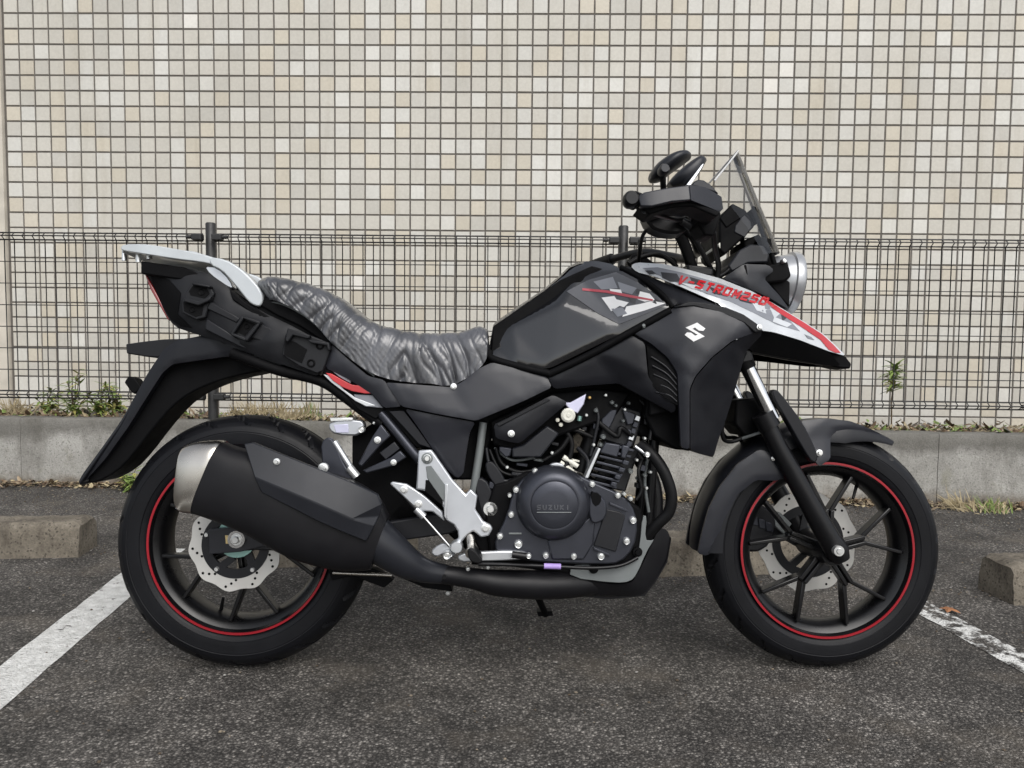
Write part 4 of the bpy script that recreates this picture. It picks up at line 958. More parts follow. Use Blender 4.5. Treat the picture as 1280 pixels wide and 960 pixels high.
tube('frame_tube', [(476, 516, .118), (500, 545, .118), (522, 572, .12), (540, 592, .12)], .0115, 'engine', mir=True)
tube('frame_tube', [(604, 528, .115), (600, 560, .115), (594, 600, .115), (590, 625, .11)], .0095, 'lgrey', mir=True)
extr('frame_plate', [(590, 625), (600, 618), (618, 622), (622, 645), (632, 690), (600, 690), (585, 660)], .12, .02, 'black', .004, mir=True)
lathe('pivot_bolt', 613, 636, .125, [(0, .136), (.007, .136), (.009, .134), (.009, .130), (.016, .130), (.017, .124), (.017, .11)], 'zinc', 26)
extr('pivot_cover', [(590, 600), (606, 596), (618, 620), (626, 640), (614, 655), (604, 650), (598, 630)], .122, .08, 'engine_dk', .004, 1)
# rear brake / shock details
rs = extr('brake_reservoir', [(412, 526), (450, 524), (456, 530), (452, 545), (420, 544), (410, 537)], .11, .075, 'alu_w', .004, 1)
extr('reservoir_window', [(417, 531), (435, 530), (436, 541), (420, 541)], .112, .10, 'lead', .001, 0, rs); extr('reservoir_cap', [(412, 522), (441, 522), (441, 526), (413, 527)], .112, .07, 'zinc', .0015, 0, rs)
bolt(452, 537, .115, .008, 'zinc', rs); bolt(468, 528, .115, .005, 'zinc')
cl_ = extr('silencer_bracket', [(401, 552), (412, 545), (420, 556), (432, 585), (446, 600), (420, 600), (404, 592), (402, 575)], .17, .155, 'engine', .003, 1)
tube('spring_strut', [(418, 552, .165), (442, 590, .165)], .007, 'silver', parent=cl_); tube('spring_end', [(436, 584, .17), (446, 596, .17)], .010, 'zinc', parent=cl_)
capbolt(404, 585, .225, .011, 'zinc', cl_)
ra = extr('linkage_arm', [(447, 580), (452, 584), (476, 556), (488, 545), (476, 530), (466, 545)], .13, .115, 'engine', .003); capbolt(472, 550, .132, .008, 'zinc', ra)
rb = extr('linkage_arm', [(453, 588), (458, 592), (490, 583), (508, 572), (500, 563), (488, 572)], .13, .115, 'engine', .003); capbolt(492, 578, .132, .007, 'zinc', rb)
extr('linkage_plate', [(474, 566), (493, 552), (500, 561), (482, 575)], .12, .10, 'shield', .002)
extr('hidden_frame', [(440, 545), (480, 520), (545, 590), (560, 640), (520, 660), (470, 640), (440, 610)], .06, -.06, 'black', .004)
# ---------------------------------------------------------------- engine
eng = extr('engine', [(632, 602), (658, 590), (700, 588), (742, 606), (776, 620), (800, 634), (806, 650), (800, 700), (780, 712), (650, 708), (612, 700), (606, 640), (618, 605)], .13, -.13, 'black', .006)
extr('crankcase_cover', [(618, 676), (634, 645), (642, 612), (656, 596), (682, 583), (708, 586), (740, 602), (775, 617), (790, 630), (798, 655), (793, 685), (776, 704), (752, 706), (690, 704), (632, 698), (620, 690)], .155, .12, 'engine', .004, 1, eng)
extr('case_step', [(684, 676), (720, 660), (745, 640), (742, 680), (730, 700), (690, 700)], .160, .15, 'engine', .004, 0, eng)
ccx, ccy = 693, 631
lathe('clutch_cover', ccx, ccy, .19, [(0, .199), (.030, .1985), (.050, .197), (.0525, .1955), (.0535, .1925), (.056, .193), (.064, .191), (.073, .185), (.080, .175), (.0845, .163), (.086, .152), (.086, .14)], 'engine', 72, eng)
letters('cover_lettering', 'SUZUKI', (671, 637.5), (714, 637.5), 6.5, .1985, 'tank_grey', eng, .0012, 0)
tube('cover_line', [(671, 640.5, .1992), (714, 640.5, .1992)], .0009, 'lgrey', n=6, parent=eng)
extr('pump_cover', [(738, 612), (756, 622), (760, 640), (754, 652), (740, 656), (735, 640)], .172, .15, 'engine', .004, 1, eng)
extr('pump_opening', [(737, 614), (752, 618), (751, 630), (742, 634)], .1735, .15, 'black', .001, 1, eng)
extr('case_panel', [(757, 636), (775, 640), (782, 645), (770, 690), (742, 682), (750, 660)], .160, .15, 'engine_dk', .002, 0, eng)
for (x, y, w) in ((762, 628, 22), (742, 684, 20)): extr('case_rib', [(x, y), (x+w, y+9), (x+w, y+12), (x, y+3)], .163, .15, 'engine', .001, 0, eng)
extr('case_rib', [(636, 666), (652, 666), (652, 668), (636, 668)], .158, .15, 'lgrey', .0005, 0, eng)
for (x, y, r) in ((669, 589, .0075), (704, 588, .0075), (645, 612, .0075), (637, 619, .005), (639, 643, .0075), (625, 670, .0075), (648, 680, .010), (682, 694, .0075), (717, 695, .0075), (751, 695, .009), (783, 676, .0085), (791, 650, .0085), (772, 619, .0075), (788, 623, .006), (740, 605, .0075), (780, 617, .005)):
    bolt(x, y, .157, r, 'zinc', eng, h=.009)
extr('engine_mount', [(606, 577), (618, 577), (634, 604), (630, 614), (622, 612), (608, 592)], .125, .09, 'engine_dk', .006, 1, eng)
extr('case_top', [(684, 584), (692, 578), (706, 580), (704, 590), (686, 588)], .150, .13, 'alu_w', .003, 1, eng)
# cylinder, fins and head, tilted forward
cylc = extr('cylinder', [(740, 606), (765, 552), (800, 562), (790, 590), (782, 615)], .085, -.085, 'engine_dk', .004)
for k in range(7):
    t = k/6; x0, y0 = 765-25*t*.86, 556+46*t; w = 26
    extr('cooling_fin', [(x0-8, y0-3), (x0+w+2, y0+6), (x0+w+1, y0+9.2), (x0-9, y0+.2)], .140, -.10, 'engine', .0015, 0, cylc)
extr('cylinder_block', [(757, 553), (776, 556), (772, 572), (750, 566)], .146, .08, 'engine', .003, 0, cylc)
extr('cylinder_block', [(778, 556), (788, 558), (782, 574), (776, 572)], .146, .08, 'engine', .003, 0, cylc)
extr('cylinder_stud', [(748, 560), (751, 561), (735, 598), (731, 597)], .146, .10, 'silver', .001, 0, cylc)
for k in range(5): extr('stud_block', [(780-k*5, 575+k*9), (787-k*5, 577+k*9), (785-k*5, 582+k*9), (778-k*5, 580+k*9)], .150, .09, 'engine', .0015, 0, cylc)
hd = extr('cylinder_head', [(748, 548), (760, 515), (775, 506), (802, 514), (803, 526), (792, 560), (770, 556)], .10, -.10, 'engine_dk', .005)
extr('head_cover', [(752, 524), (764, 512), (772, 512), (768, 524), (760, 540), (752, 532)], .112, .08, 'engine', .003, 0, hd); extr('head_cover', [(778, 512), (795, 517), (792, 530), (784, 532)], .112, .08, 'engine', .003, 0, hd)
for k in range(5): extr('head_block', [(796-k*2.6, 519+k*8), (801-k*2.6, 521+k*8), (799-k*2.6, 527+k*8), (793-k*2.6, 525+k*8)], .115, .08, 'silver' if k in (0, 3) else 'engine', .001, 0, hd)
for (x, y, r) in ((765, 503, .005), (786, 504, .004), (779, 526, .004), (745, 513, .005), (754, 546, .006), (751, 556, .005), (788, 589, .006), (797, 598, .004), (806, 594, .005), (770, 507, .004)): bolt(x, y, .118, r, 'lgrey', hd)
# air box covers and injector bits
ac, ACS = panel('air_box_cover', [(617, 531, .148), (640, 520, .152), (686, 496, .152), (692, 494, .15), (710, 503, .146), (700, 512, .148), (650, 554, .15), (640, 553, .15), (620, 548, .148)], 'panel_dark', (), .03, .004, 3, mir=False); capbolt(639, 542, .155, .008, 'zinc', ac)
extr('air_box_rib', [(620, 530), (684, 498), (688, 500), (624, 533)], .158, .14, 'plastic', .001, 0, ac)
extr('air_box_lower', [(640, 560), (654, 556), (684, 532), (699, 542), (676, 572), (640, 572)], .135, .09, 'shield', .004, 0); extr('air_box_tab', [(624, 558), (640, 560), (638, 570), (632, 572), (624, 564)], .13, .09, 'engine', .003)
extr('air_box', [(612, 526), (690, 490), (745, 485), (790, 490), (770, 520), (700, 545), (680, 560), (640, 565), (616, 556)], .11, -.12, 'black', .006)
tp = extr('sensor_plate', [(704, 503), (713, 503), (733, 492), (730, 505), (722, 517), (714, 513)], .135, .12, 'lead', .002, 0)
lathe('sensor_cap', 710, 519, .135, [(0, .146), (.004, .146), (.005, .144), (.012, .145), (.0165, .142), (.0165, .12)], 'cream', 26); bolt(697, 525, .13, .005, 'cream'); bolt(701, 531, .13, .005, 'cream'); tube('sensor_pin', [(725, 520, .12), (724, 526, .12)], .0055, 'teal')
bolt(737, 497, .13, .004, 'brass')
extr('injector_block', [(716, 545), (722, 540), (732, 551), (730, 565), (712, 567)], .06, .02, 'stop', .003); tube('coil', [(704, 571, .10), (722, 583, .10)], .006, 'cream'); tube('coil', [(700, 578, .10), (716, 590, .10)], .006, 'cream')
tube('intake_hose', [(730, 505, .05), (742, 530, .06), (735, 560, .06), (725, 590, .06)], .02, 'rubber2'); tube('wire_loom', [(705, 535, .10), (715, 555, .10), (708, 580, .10), (690, 590, .11)], .006, 'rubber2'); tube('wire_loom', [(620, 560, .10), (628, 580, .105), (650, 590, .105), (680, 585, .10)], .005, 'rubber2'); tube('wire_loom', [(612, 562, .10), (625, 588, .11), (648, 596, .11)], .004, 'rubber2'); tube('wire_loom', [(740, 520, .10), (770, 545, .12), (776, 535, .12), (790, 545, .11)], .006, 'rubber2')
extr('frame_core', [(640, 540), (735, 540), (745, 575), (700, 584), (668, 586), (640, 604), (615, 640), (598, 640), (600, 560)], .02, -.08, 'black', .004)
extr('frame_core', [(600, 470), (690, 470), (790, 440), (850, 470), (850, 560), (800, 545), (760, 500), (700, 500), (620, 530), (600, 600), (560, 600), (500, 510)], .09, -.09, 'black', .006)
extr('radiator', [(812, 480), (850, 500), (892, 545), (893, 565), (845, 562), (818, 545), (806, 520)], .14, -.14, 'black', .005)
r_ = random.Random(3)
for pts, rr_, mt in (([(716, 500, .09), (730, 512, .10), (752, 510, .10), (770, 500, .09)], .0045, 'rubber2'), ([(740, 496, .10), (748, 520, .11), (744, 545, .11), (738, 570, .11)], .004, 'engine_dk'), ([(700, 536, .09), (720, 538, .1), (744, 548, .1)], .005, 'rubber2'), ([(722, 560, .08), (735, 575, .10), (732, 595, .11)], .006, 'engine_dk'), ([(800, 500, .1), (815, 520, .12), (812, 550, .13)], .005, 'rubber2'), ([(803, 575, .12), (798, 590, .13), (802, 612, .13), (795, 625, .13)], .0045, 'rubber2'), ([(812, 560, .10), (806, 600, .10), (811, 640, .1)], .004, 'lgrey'), ([(608, 560, .105), (612, 580, .11), (628, 600, .12), (640, 600, .12)], .0045, 'engine_dk'), ([(618, 560, .09), (640, 575, .10), (668, 572, .1)], .0035, 'lgrey'), ([(680, 575, .1), (700, 562, .1), (712, 545, .1)], .006, 'rubber2')):
    tube('engine_hose', pts, rr_, mt, n=8)
for (x, y, w, h_, s_, mt) in ((742, 528, 8, 10, .10, 'engine'), (728, 532, 6, 7, .10, 'engine_dk'), (752, 500, 9, 5, .10, 'lgrey'), (770, 496, 7, 6, .10, 'engine'), (735, 580, 7, 6, .11, 'lgrey'), (800, 580, 8, 10, .12, 'engine'), (796, 604, 9, 8, .12, 'engine_dk'), (690, 552, 9, 6, .09, 'engine_dk'), (668, 573, 12, 5, .09, 'lgrey'), (646, 578, 14, 6, .095, 'engine'), (612, 602, 8, 10, .12, 'engine'), (640, 590, 14, 6, .12, 'engine_dk'), (806, 520, 6, 12, .12, 'engine_dk'), (784, 536, 6, 8, .118, 'engine'), (716, 574, 9, 4, .10, 'cream')):
    extr('engine_fitting', [(x, y), (x+w, y+2), (x+w-1, y+h_), (x-1, y+h_-2)], s_, s_-.03, mt, .0015)
for (x, y) in ((733, 519), (757, 494), (781, 512), (806, 548), (796, 575), (742, 556), (690, 566), (622, 590), (634, 584), (808, 610), (813, 590)): bolt(x, y, .115, .0042, 'zinc')
# radiator hose, down tubes and bash plate
tube('radiator_hose', [(800, 556, .12), (815, 568, .14), (830, 590, .15), (839, 618, .15), (836, 640, .145), (822, 655, .135), (808, 672, .12), (800, 690, .1)], .0135, 'rubber2')
tube('frame_down_tube', [(818, 545, .06), (814, 600, .06), (810, 650, .06), (804, 700, .06)], .013, 'bmetal', mir=True)
tube('hose_bracket', [(794, 558, .13), (808, 568, .14)], .004, 'silver', n=8); bolt(809, 568, .15, .007, 'zinc')
extr('front_bracket', [(803, 645), (809, 645), (806, 675), (815, 676), (818, 674), (808, 690), (796, 718), (788, 727), (770, 729), (712, 722), (714, 707), (735, 705), (755, 709), (785, 705), (796, 695), (800, 680)], .135, .125, 'lgrey', .003, 1)
capbolt(742, 711, .137, .011, 'black'); capbolt(797, 690, .137, .011, 'black')
bash, BAS = panel('bash_plate', [(712, 723, .13), (770, 731, .125), (790, 728, .12), (800, 712, .115), (812, 686, .11), (824, 660, .10), (834, 662, .09), (839, 675, .085), (834, 700, .085), (820, 724, .09), (806, 742, .095), (792, 745, .10), (745, 744, .11), (712, 740, .12)], 'muffler', (), .01, .002, 3)
plate_across('bash_plate_sheet', [(839, 672), (834, 700), (820, 724), (806, 742), (760, 746), (716, 741)], .09, 'muffler', .006)
tube('clutch_cable', [(598, 705, .165), (640, 706, .168), (690, 708, .168), (740, 710, .16), (775, 707, .15), (797, 697, .14)], .0045, 'bmetal', n=8); tube('cable_tag', [(680, 707.5, .168), (701, 708.2, .168)], .0065, 'purple', n=12)
tube('lower_frame', [(590, 700, .12), (650, 704, .12), (712, 714, .115)], .010, 'black')
tube('exhaust_header', [(790, 560, .03), (815, 600, .03), (818, 650, .03), (800, 700, .03)], .019, 'bmetal')
for (x, y) in ((585, 711), (610, 709)): bolt(x, y, .15, .005, 'zinc')
# ---------------------------------------------------------------- fork, front mudguard
for sg in (1, -1):
    S = .098*sg
    def Q(px, py, s=S):     # the left leg mirrors the right leg's place on the bike
        p = B(px, py, abs(s)); return Vector((p.x, -s, p.z))
    def rod(name, pts, r, mat, n=20):
        v, f = sweep([Q(*p) for p in pts], r if isinstance(r, list) else [r]*len(pts), n); return link(name, mesh_of(name, v, f), mat, bike, 45)
    rod('fork_stanchion', [(893, 376), (966, 524)], .0175, 'chrome')
    rod('fork_clamp', [(925, 442), (934, 461)], .022, 'black')
    rod('fork_seal', [(953, 517), (962, 534)], .027, 'bmetal')
    rod('fork_leg', [(955, 522), (972, 558), (1000, 608), (1026, 655), (1046, 690)], [.022, .022, .0235, .0255, .0265], 'bmetal')
    rod('axle_clamp', [(1036, 672), (1046, 688), (1052, 700)], [.025, .029, .02], 'bmetal')
lathe('axle_bolt', 1047, 688, .125, [(0, .137), (.006, .137), (.0075, .134), (.012, .134), (.0125, .13), (.0125, .10)], 'zinc', 22)
gu = extr('fork_guard', [(963, 491), (970, 485), (983, 500), (1003, 527), (1018, 556), (1024, 574), (1016, 580), (1003, 560), (985, 528)], .112, .085, 'panel_dark', .003, 1, mir=True)
def arc_fender(name, a0, a1, r, w, mat, th=.004, n=40, taper=None):
    ca, cb = WB, FR_; prof = [(-w, -.050), (-w*.97, -.026), (-w*.82, -.008), (-w*.45, .001), (0, .004), (w*.45, .001), (w*.82, -.008), (w*.97, -.026), (w, -.050)]
    vs_, fs = [], []; L = len(prof)
    for i in range(n+1):
        t = i/n; a = R(a0+(a1-a0)*t); k = taper(t) if taper else 1
        for s, dr in prof:
            for q in (0, -th): vs_.append((ca+(r+dr*k+q)*math.cos(a), -s*(.6+.4*min(1, k)), cb+(r+dr*k+q)*math.sin(a)))
    for i in range(n):
        for j in range(L-1):
            b0_, b1_ = (i*L+j)*2, ((i+1)*L+j)*2
            fs += [(b0_, b1_, b1_+2, b0_+2), (b0_+1, b0_+3, b1_+3, b1_+1)]
        for j in (0, L-1): b0_, b1_ = (i*L+j)*2, ((i+1)*L+j)*2; fs.append((b0_, b0_+1, b1_+1, b1_))
    return link(name, mesh_of(name, vs_, fs), mat, bike, 50)
mgf = arc_fender('front_mudguard', 58, 181, .318, .072, 'panel_dark', taper=lambda t: .25+.75*min(1, t*5))
fp1, FP1 = panel('mudguard_side', [(872, 692, .062), (877, 668, .066), (886, 636, .069), (900, 608, .072), (922, 580, .076), (948, 562, .080), (966, 566, .086), (978, 584, .088), (982, 596, .088), (972, 601, .086), (945, 600, .082), (922, 618, .078), (904, 652, .073), (893, 686, .068), (884, 695, .064)], 'panel', (), .008, .003, 3, step=5)
fp2, FP2 = panel('mudguard_stay', [(1001, 526, .078), (1030, 523, .074), (1062, 526, .066), (1088, 536, .056), (1104, 544, .045), (1080, 541, .056), (1060, 538, .064), (1044, 540, .07), (1038, 547, .074), (1038, 574, .09), (1024, 583, .098), (1016, 572, .096), (1004, 548, .088)], 'panel', (), .008, .003, 3, step=5, mir=False)
capbolt(1024, 566, .100, .008, 'zinc'); capbolt(967, 573, .092, .006, 'zinc')
cal = extr('brake_caliper', [(925, 640), (945, 628), (968, 640), (972, 665), (955, 690), (930, 690), (920, 665)], -.05, -.11, 'engine_dk', .006, 1)
for k in range(4): extr('caliper_block', [(930+k*9, 640+k*4), (938+k*9, 642+k*4), (940+k*9, 654+k*4), (931+k*9, 652+k*4)], -.046, -.06, 'engine', .002, 0, cal)
extr('caliper_pads', [(960, 650), (975, 640), (990, 655), (980, 668)], -.052, -.07, 'lgrey', .002, 0, cal)
tube('brake_hose', [(915, 480, .06), (900, 520, .03), (906, 545, .0), (925, 550, -.03), (950, 585, -.06), (950, 630, -.07)], .0045, 'rubber2', n=8)
tube('brake_hose', [(905, 515, .09), (903, 545, .08), (915, 552, .06), (945, 540, .05)], .005, 'rubber2', n=8)
extr('fork_brace', [(920, 500), (945, 497), (960, 530), (955, 545), (930, 545), (918, 530)], .06, -.06, 'black', .006)
tube('horn_stay', [(928, 548, .06), (952, 540, .09)], .004, 'lgrey', n=8)
extr('steering_head', [(868, 340), (905, 350), (935, 440), (925, 460), (905, 455), (875, 400)], .05, -.05, 'black', .008)
extr('lower_yoke', [(905, 430), (940, 436), (944, 452), (915, 458)], .12, -.12, 'bmetal', .006); extr('upper_yoke', [(858, 330), (892, 334), (892, 345), (862, 345)], .12, -.12, 'bmetal', .005)
# ---------------------------------------------------------------- headlight, dash, screen
# round headlight about the forward axis
hc = B(985, 354, .0); vs_, fs = [], []
hp = [(-.075, .020), (-.070, .045), (-.045, .062), (-.015, .070), (-.006, .072), (-.004, .078), (.010, .080), (.016, .077), (.018, .070)]
tilt = R(-6)
def head_lathe(prof, n=64):
    vs_, fs = [], []; L = len(prof)
    for i in range(n):
        a = 2*math.pi*i/n
        for x, r in prof:
            y, z = r*math.cos(a), r*math.sin(a); vs_.append((hc.x+x*math.cos(tilt)-z*math.sin(tilt), y, hc.z+x*math.sin(tilt)+z*math.cos(tilt)))
    for i in range(n):
        k = (i+1) % n
        for j in range(L-1): fs.append((i*L+j, k*L+j, k*L+j+1, i*L+j+1))
    return vs_, fs
v, f = head_lathe(hp); hl = link('headlight', mesh_of('headlight', v, f), 'lampsilver', bike, 35)
v, f = head_lathe([(.012, .074), (.024, .060), (.032, .035), (.035, .0)]); link('headlight_lens', mesh_of('headlight_lens', v, f), 'clear', hl, 50)
v, f = head_lathe([(-.002, .069), (.002, .050), (-.02, .03), (-.04, .0)]); link('headlight_reflector', mesh_of('headlight_reflector', v, f), 'chrome', hl, 50)
bolt(1001, 369, .04, .005, 'zinc', hl)
extr('headlight_stay', [(940, 335), (985, 325), (990, 345), (982, 352), (945, 356)], .085, -.085, 'black', .006); bolt(980, 326, .09, .006, 'zinc')
panel('cowl_side', [(904, 348, .105), (918, 338, .11), (930, 330, .11), (960, 331, .10), (968, 338, .10), (955, 348, .10), (962, 356, .095), (975, 370, .08), (988, 388, .07), (962, 372, .10), (935, 360, .115)], 'shield', (), .02, .004, 3, step=5)
extr('cowl_slot', [(931, 331), (933, 331), (936, 352), (934, 352)], .115, .10, 'black', .0005)
extr('headlight_bracket', [(960, 352), (976, 346), (988, 352), (987, 384), (975, 372)], .07, -.07, 'black', .004)
extr('cowl_upper', [(910, 332), (925, 312), (938, 305), (955, 306), (962, 318), (960, 328), (935, 329), (915, 340)], .095, -.095, 'shield', .004, 0)
ds = extr('instrument_display', [(899, 276), (917, 254), (934, 264), (944, 282), (931, 296), (906, 319), (899, 312)], .085, -.085, 'black', .005, 0)
extr('display_hood', [(899, 272), (916, 254), (933, 263), (934, 268), (918, 278), (908, 285)], .088, .06, 'black', .003, 0, ds); extr('display_side', [(919, 282), (930, 268), (938, 276), (940, 284), (931, 297), (918, 290)], .0875, .07, 'shield', .002, 0, ds); extr('display_face', [(898, 305), (916, 285), (920, 288), (900, 311)], .084, -.084, 'cream', .001, 0, ds)
tube('screen_stay', [(942, 260, .05), (950, 280, .07), (962, 310, .08), (968, 330, .08)], .006, 'black', mir=True); extr('screen_mount', [(938, 262), (945, 258), (952, 276), (946, 280)], .08, .05, 'black', .002, mir=True); extr('screen_mount', [(950, 296), (964, 298), (966, 312), (952, 308)], .095, .05, 'black', .002, mir=True)
extr('dash_core', [(930, 300), (950, 292), (966, 318), (972, 345), (930, 345)], .06, -.06, 'black', .006)
# curved clear screen
crest = [(921, 190), (932, 217), (945, 250), (958, 282), (972, 318)]; edge = [(893, 226), (903, 243), (917, 262), (936, 287), (955, 318)]
cr = catmull([(*p, 0) for p in crest], 5); ed_ = catmull([(*p, 0) for p in edge], 5); sv, sfc = [], []; nn = 16
for c, e in zip(cr, ed_):
    c3 = B(c[0], c[1], 0.); e3 = B(e[0], e[1], .135)
    for j in range(-nn, nn+1):
        u = abs(j)/nn; k = u**1.8; sv.append((c3.x+(e3.x-c3.x)*k, -math.copysign(.135*u, j) if j else 0, c3.z+(e3.z-c3.z)*k))
W_ = 2*nn+1
for i in range(len(cr)-1):
    for j in range(W_-1): sfc.append((i*W_+j, i*W_+j+1, (i+1)*W_+j+1, (i+1)*W_+j))
scr = link('windscreen', mesh_of('windscreen', sv, sfc), 'clear', bike, None)
for p in scr.data.polygons: p.use_smooth = True
M['rim_and_sheen'] = simple('screen_edge_and_sheen', (.55, .55, .55), .3)
bound = [Vector(sv[j]) for j in range(W_)]; tp_ = [bound[i] for i in range(W_)]
v, f = sweep(tp_, [.0022]*len(tp_), 8); link('screen_edge_and_sheen', mesh_of('screen_edge_and_sheen', v, f), 'rim_and_sheen', scr, 60)
for jj in (nn,):
    tp_ = [Vector(sv[i*W_+jj]) for i in range(len(cr))]; v, f = sweep(tp_, [.0018+.0014*(i/len(tp_))**1.5 for i in range(len(tp_))], 8); link('screen_edge_and_sheen', mesh_of('screen_edge_and_sheen', v, f), 'rim_and_sheen', scr, 60)  # grey tube added along the crest to draw the screen's grazing sheen
# ---------------------------------------------------------------- handlebar, guard, mirrors
hb = tube('handlebar', [(793, 250, .385), (818, 258, .30), (846, 272, .20), (866, 296, .12), (872, 312, .06), (872, 316, 0.)], .011, 'bmetal')
tube('grip', [(791, 249, .39), (820, 259, .28)], .017, 'rubber2', parent=hb); lathe('bar_end', 789, 249, .40, [(0, .412), (.012, .412), (.016, .406), (.017, .39), (.014, .375)], 'bmetal', 22, hb)
hg, HGS = panel('hand_guard', [(797, 245, .405), (806, 240, .41), (835, 234.5, .41), (862, 231, .405), (864, 250, .412), (840, 252, .416), (815, 258, .416), (801, 258, .41)], 'panel', (), .02, 0, 1.6, step=None, rd=0, mir=False, parent=hb, sharp=20); bevel(hg, .0025)
panel('guard_front', [(862, 231, .404), (882, 234, .392), (902, 246, .372), (904, 261, .372), (900, 265, .374), (884, 258, .394), (864, 250, .411)], 'panel', (), .02, 0, 1.6, step=None, rd=0, mir=False, parent=hb, sharp=20)
extr('guard_top', [(864, 232), (867, 227), (873, 224), (880, 225), (888, 230), (899, 242), (880, 236)], .34, .26, 'shield', .003, 0, hb)
extr('guard_end', [(782, 246), (785, 240), (793, 241), (800, 250), (797, 259), (787, 255)], .405, .37, 'black', .004, 1, hb)
extr('guard_lower', [(798, 258), (818, 258), (842, 252), (864, 251), (885, 259), (901, 265), (896, 271), (866, 258), (838, 260), (812, 268)], .395, .32, 'black', .003, 0, hb)
extr('guard_bracket', [(876, 256), (902, 265), (898, 280), (893, 295), (881, 294), (872, 280)], .315, .24, 'black', .004, 0, hb)
extr('switch_housing', [(802, 262), (830, 256), (856, 262), (864, 282), (852, 293), (828, 291), (812, 284)], .25, .19, 'bmetal', .006, 1, hb)
extr('master_cylinder', [(842, 254), (866, 252), (874, 268), (868, 286), (850, 288), (840, 270)], .20, .13, 'black', .005, 1, hb)
tube('brake_lever', [(862, 268, .22), (846, 274, .28), (822, 268, .35), (804, 262, .39)], [.008, .007, .006, .007], 'bmetal', parent=hb)
tube('lever_joint', [(846, 258, .26), (858, 266, .26)], .010, 'engine', parent=hb); tube('lever_joint', [(852, 276, .26), (864, 284, .26)], .009, 'engine_dk', parent=hb)
bolt(836, 258, .30, .006, 'white', hb); bolt(862, 268, .28, .004, 'white', hb)
tube('throttle_cable', [(815, 284, .21), (808, 288, .2), (803, 296, .18), (800, 310, .14), (798, 330, .10)], .0045, 'rubber2', n=8, parent=hb)
tube('cable_bundle', [(842, 284, .15), (852, 298, .13), (860, 318, .11), (866, 340, .09)], .0135, 'rubber2', parent=hb); tube('brake_line', [(866, 294, .14), (878, 316, .12), (890, 338, .10), (898, 345, .08)], .006, 'rubber2', n=10, parent=hb)
tube('brake_line', [(892, 290, .20), (894, 312, .16), (898, 330, .12), (897, 346, .1)], .0065, 'rubber2', n=10, parent=hb); tube('brake_line', [(898, 346, .1), (910, 338, .09), (918, 326, .08)], .004, 'rubber2', n=8, parent=hb)
tube('wire_loom', [(786, 330, .09), (800, 322, .08), (822, 318, .08), (838, 326, .08), (846, 334, .08)], .006, 'rubber2', n=10); extr('ignition_lock', [(786, 335), (790, 318), (800, 315), (812, 324), (824, 333)], .06, -.03, 'black', .004)
tube('wire_loom', [(832, 322, .06), (842, 324, .06), (845, 330, .06)], .004, 'black', n=8); tube('top_hose', [(800, 318, .0), (800, 300, .0)], .006, 'bmetal')
def mirror_part(pts, s1, s0, stem):
    o = extr('mirror', pts, s1, s0, 'bmetal', .012, 1, hb); o.modifiers['bevel'].segments = 4
    tube('mirror_stem', stem, .0065, 'bmetal', parent=o); return o
m1 = loft('mirror', [((811.5, 219), (812.5, 224.5), .31, .014), ((814, 214), (817, 226), .31, .036), ((822, 205), (828, 224), .31, .052), ((836, 196.5), (840, 215), .31, .058), ((850, 193), (851, 207), .31, .050), ((859, 194), (860, 201), .31, .028), ((862, 197), (862.5, 199.5), .31, .010)], 'shield', hb, pw=2.4)
lathe('mirror_boss', 830, 212, .366, [(0, .378), (.008, .378), (.011, .372), (.011, .35)], 'panel', 20, m1)
tube('mirror_stem', [(829, 215, .31), (829, 232, .30), (832, 255, .26)], .0065, 'bmetal', parent=m1)
m2 = loft('mirror', [((834, 230), (840, 236), -.10, .02), ((842, 220), (856, 234), -.10, .05), ((856, 208), (870, 222), -.10, .055), ((870, 199), (878, 209), -.10, .045), ((880, 198), (882, 203), -.10, .015)], 'shield', hb)
extr('mirror_glass', [(858, 231), (877, 206), (880, 204), (878, 209), (863, 232)], -.04, -.15, 'silver', .001, 0, m2)
tube('mirror_stem', [(850, 226, -.10), (852, 255, -.14), (850, 285, -.20)], .0065, 'bmetal', parent=m2)
# left half of the bar, seen past the tank
Lb = [Vector((v.x, -v.y, v.z)) for v in [B(793, 250, .385), B(818, 258, .30), B(846, 272, .20), B(866, 296, .12), B(872, 312, .06), B(872, 316, 0.)]]
v, f = sweep([Vector(c) for c in catmull([tuple(p) for p in Lb], 6)], [.011]*31, 12); link('handlebar_tube', mesh_of('handlebar_tube', v, f), 'bmetal', hb, 50)
v, f = sweep([Lb[0], Lb[1]], [.017, .017], 14); link('grip', mesh_of('grip', v, f), 'rubber2', hb, 50)
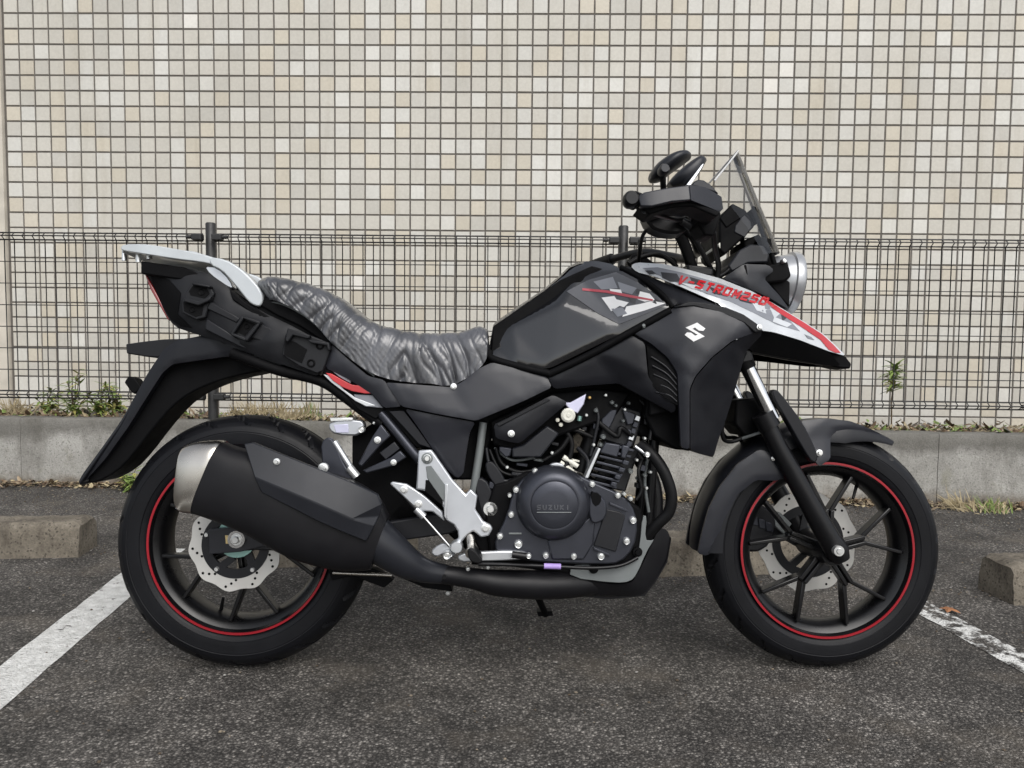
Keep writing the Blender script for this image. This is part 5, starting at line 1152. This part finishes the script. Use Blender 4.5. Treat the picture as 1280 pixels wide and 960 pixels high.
# ---------------------------------------------------------------- plastic film on the seat
def film_mat():
    m, nt, bs = nodes_of('crinkled_clear_film_over_black')
    tc = N(nt, 'ShaderNodeTexCoord'); mp = N(nt, 'ShaderNodeMapping'); mp.inputs['Scale'].default_value = (1, .7, .5); nt.links.new(tc.outputs['Object'], mp.inputs['Vector'])
    w = N(nt, 'ShaderNodeTexNoise', Scale=16.0, Detail=3.0); nt.links.new(mp.outputs[0], w.inputs['Vector'])
    ad = N(nt, 'ShaderNodeVectorMath', operation='MULTIPLY_ADD'); nt.links.new(w.outputs['Color'], ad.inputs[0]); ad.inputs[1].default_value = (.06, .06, .06); nt.links.new(mp.outputs[0], ad.inputs[2])
    v1 = N(nt, 'ShaderNodeTexVoronoi', Scale=38.0); v1.distance = 'CHEBYCHEV'; nt.links.new(ad.outputs[0], v1.inputs['Vector'])
    v2 = N(nt, 'ShaderNodeTexVoronoi', Scale=85.0); v2.distance = 'CHEBYCHEV'; nt.links.new(ad.outputs[0], v2.inputs['Vector'])
    nt.links.new(ramp(nt, w.outputs[0], [(.36, (.030, .031, .035)), (.64, (.085, .087, .097))]).outputs[0], bs.inputs['Base Color'])
    bs.inputs['Roughness'].default_value = .38; bs.inputs['Coat Weight'].default_value = .75; bs.inputs['Coat Roughness'].default_value = .15; bs.inputs['Specular IOR Level'].default_value = .6
    pv = bump(nt, bs, v1.outputs['Distance'], .22, .012); bump(nt, bs, v2.outputs['Distance'], .16, .005, pv); return m
M['film'] = film_mat()
topl = [(324, 353), (345, 349), (375, 354), (400, 361), (422, 371), (438, 382), (452, 394), (470, 405), (490, 411), (520, 417), (550, 418), (578, 416), (598, 410), (609, 414), (611, 424)]
botl = [(331, 373), (350, 378), (376, 391), (396, 407), (411, 424), (427, 439), (444, 453), (464, 466), (486, 474), (512, 478), (538, 480), (563, 482), (585, 472), (603, 457), (611, 442)]
tq, bq = catmull([(*p, 0) for p in topl], 20), catmull([(*p, 0) for p in botl], 20); sv, sfc = [], []; NV = 60
for i, (t, b) in enumerate(zip(tq, bq)):
    T, D = B(t[0], t[1], .075), B(b[0], b[1], .142); endk = min(1, i/16, (len(tq)-1-i)/10); wd_ = .75+.25*endk
    for j in range(-NV, NV+1):
        u = abs(j)/NV; sg = -1 if j > 0 else 1
        if u < .4: s = .10*u/.4*wd_; k = .02*(u/.4)**2
        else:
            w = (u-.4)/.6; a = w*math.pi/2; s = (.10+.045*math.sin(min(1, w*1.6)*math.pi/2))*wd_; k = .02+.98*(1-math.cos(a))**.9 if w < 1 else 1
        p = Vector((T.x+(D.x-T.x)*k, sg*s, T.z+(D.z-T.z)*k))
        # film lies in flat facets parted by thin sharp creases
        sk = -.9 if p.x < .40 else (.35 if p.x < .62 else -.5)
        amp = (.30+.70*u)*(.35+.65*endk); d = 0; o3 = Vector((0, sg*3.7, 0))
        for (fr_, sh_, wp_, ws, dep) in ((20, sk, 1.1, 8, .0062), (40, sk*.4+.25, 1.1, 14, .0036), (74, -sk, 1.0, 22, .0016)):
            t_ = p.x*fr_+p.z*fr_*sh_+wp_*noise.noise(p*ws+o3); fq = abs((t_ % 1)-.5)*2; g_ = max(0, noise.noise(p*ws*.8+o3*2)+.45)
            d += dep*(.45*(fq-.4)-math.exp(-((t_ % 1-.5)/.11)**2))*g_*amp
        o_ = Vector((0, sg*(.3+.7*u), .9*(1-u)+.15)).normalized(); sv.append(p+o_*(d+.004))
W_ = 2*NV+1
for i in range(len(tq)-1):
    for j in range(W_-1): sfc.append((i*W_+j, i*W_+j+1, (i+1)*W_+j+1, (i+1)*W_+j))
for i in (0, len(tq)-1): sfc.append(tuple(i*W_+j for j in range(W_)))
wrap = link('seat_wrap', mesh_of('seat_wrap', sv, sfc), 'film', None, 75); wrap.location = RC; wrap.rotation_euler = BR.to_euler()
tag(wrap, 'crinkled glossy grey plastic film wrapped over the motorcycle seat', 'seat wrap')
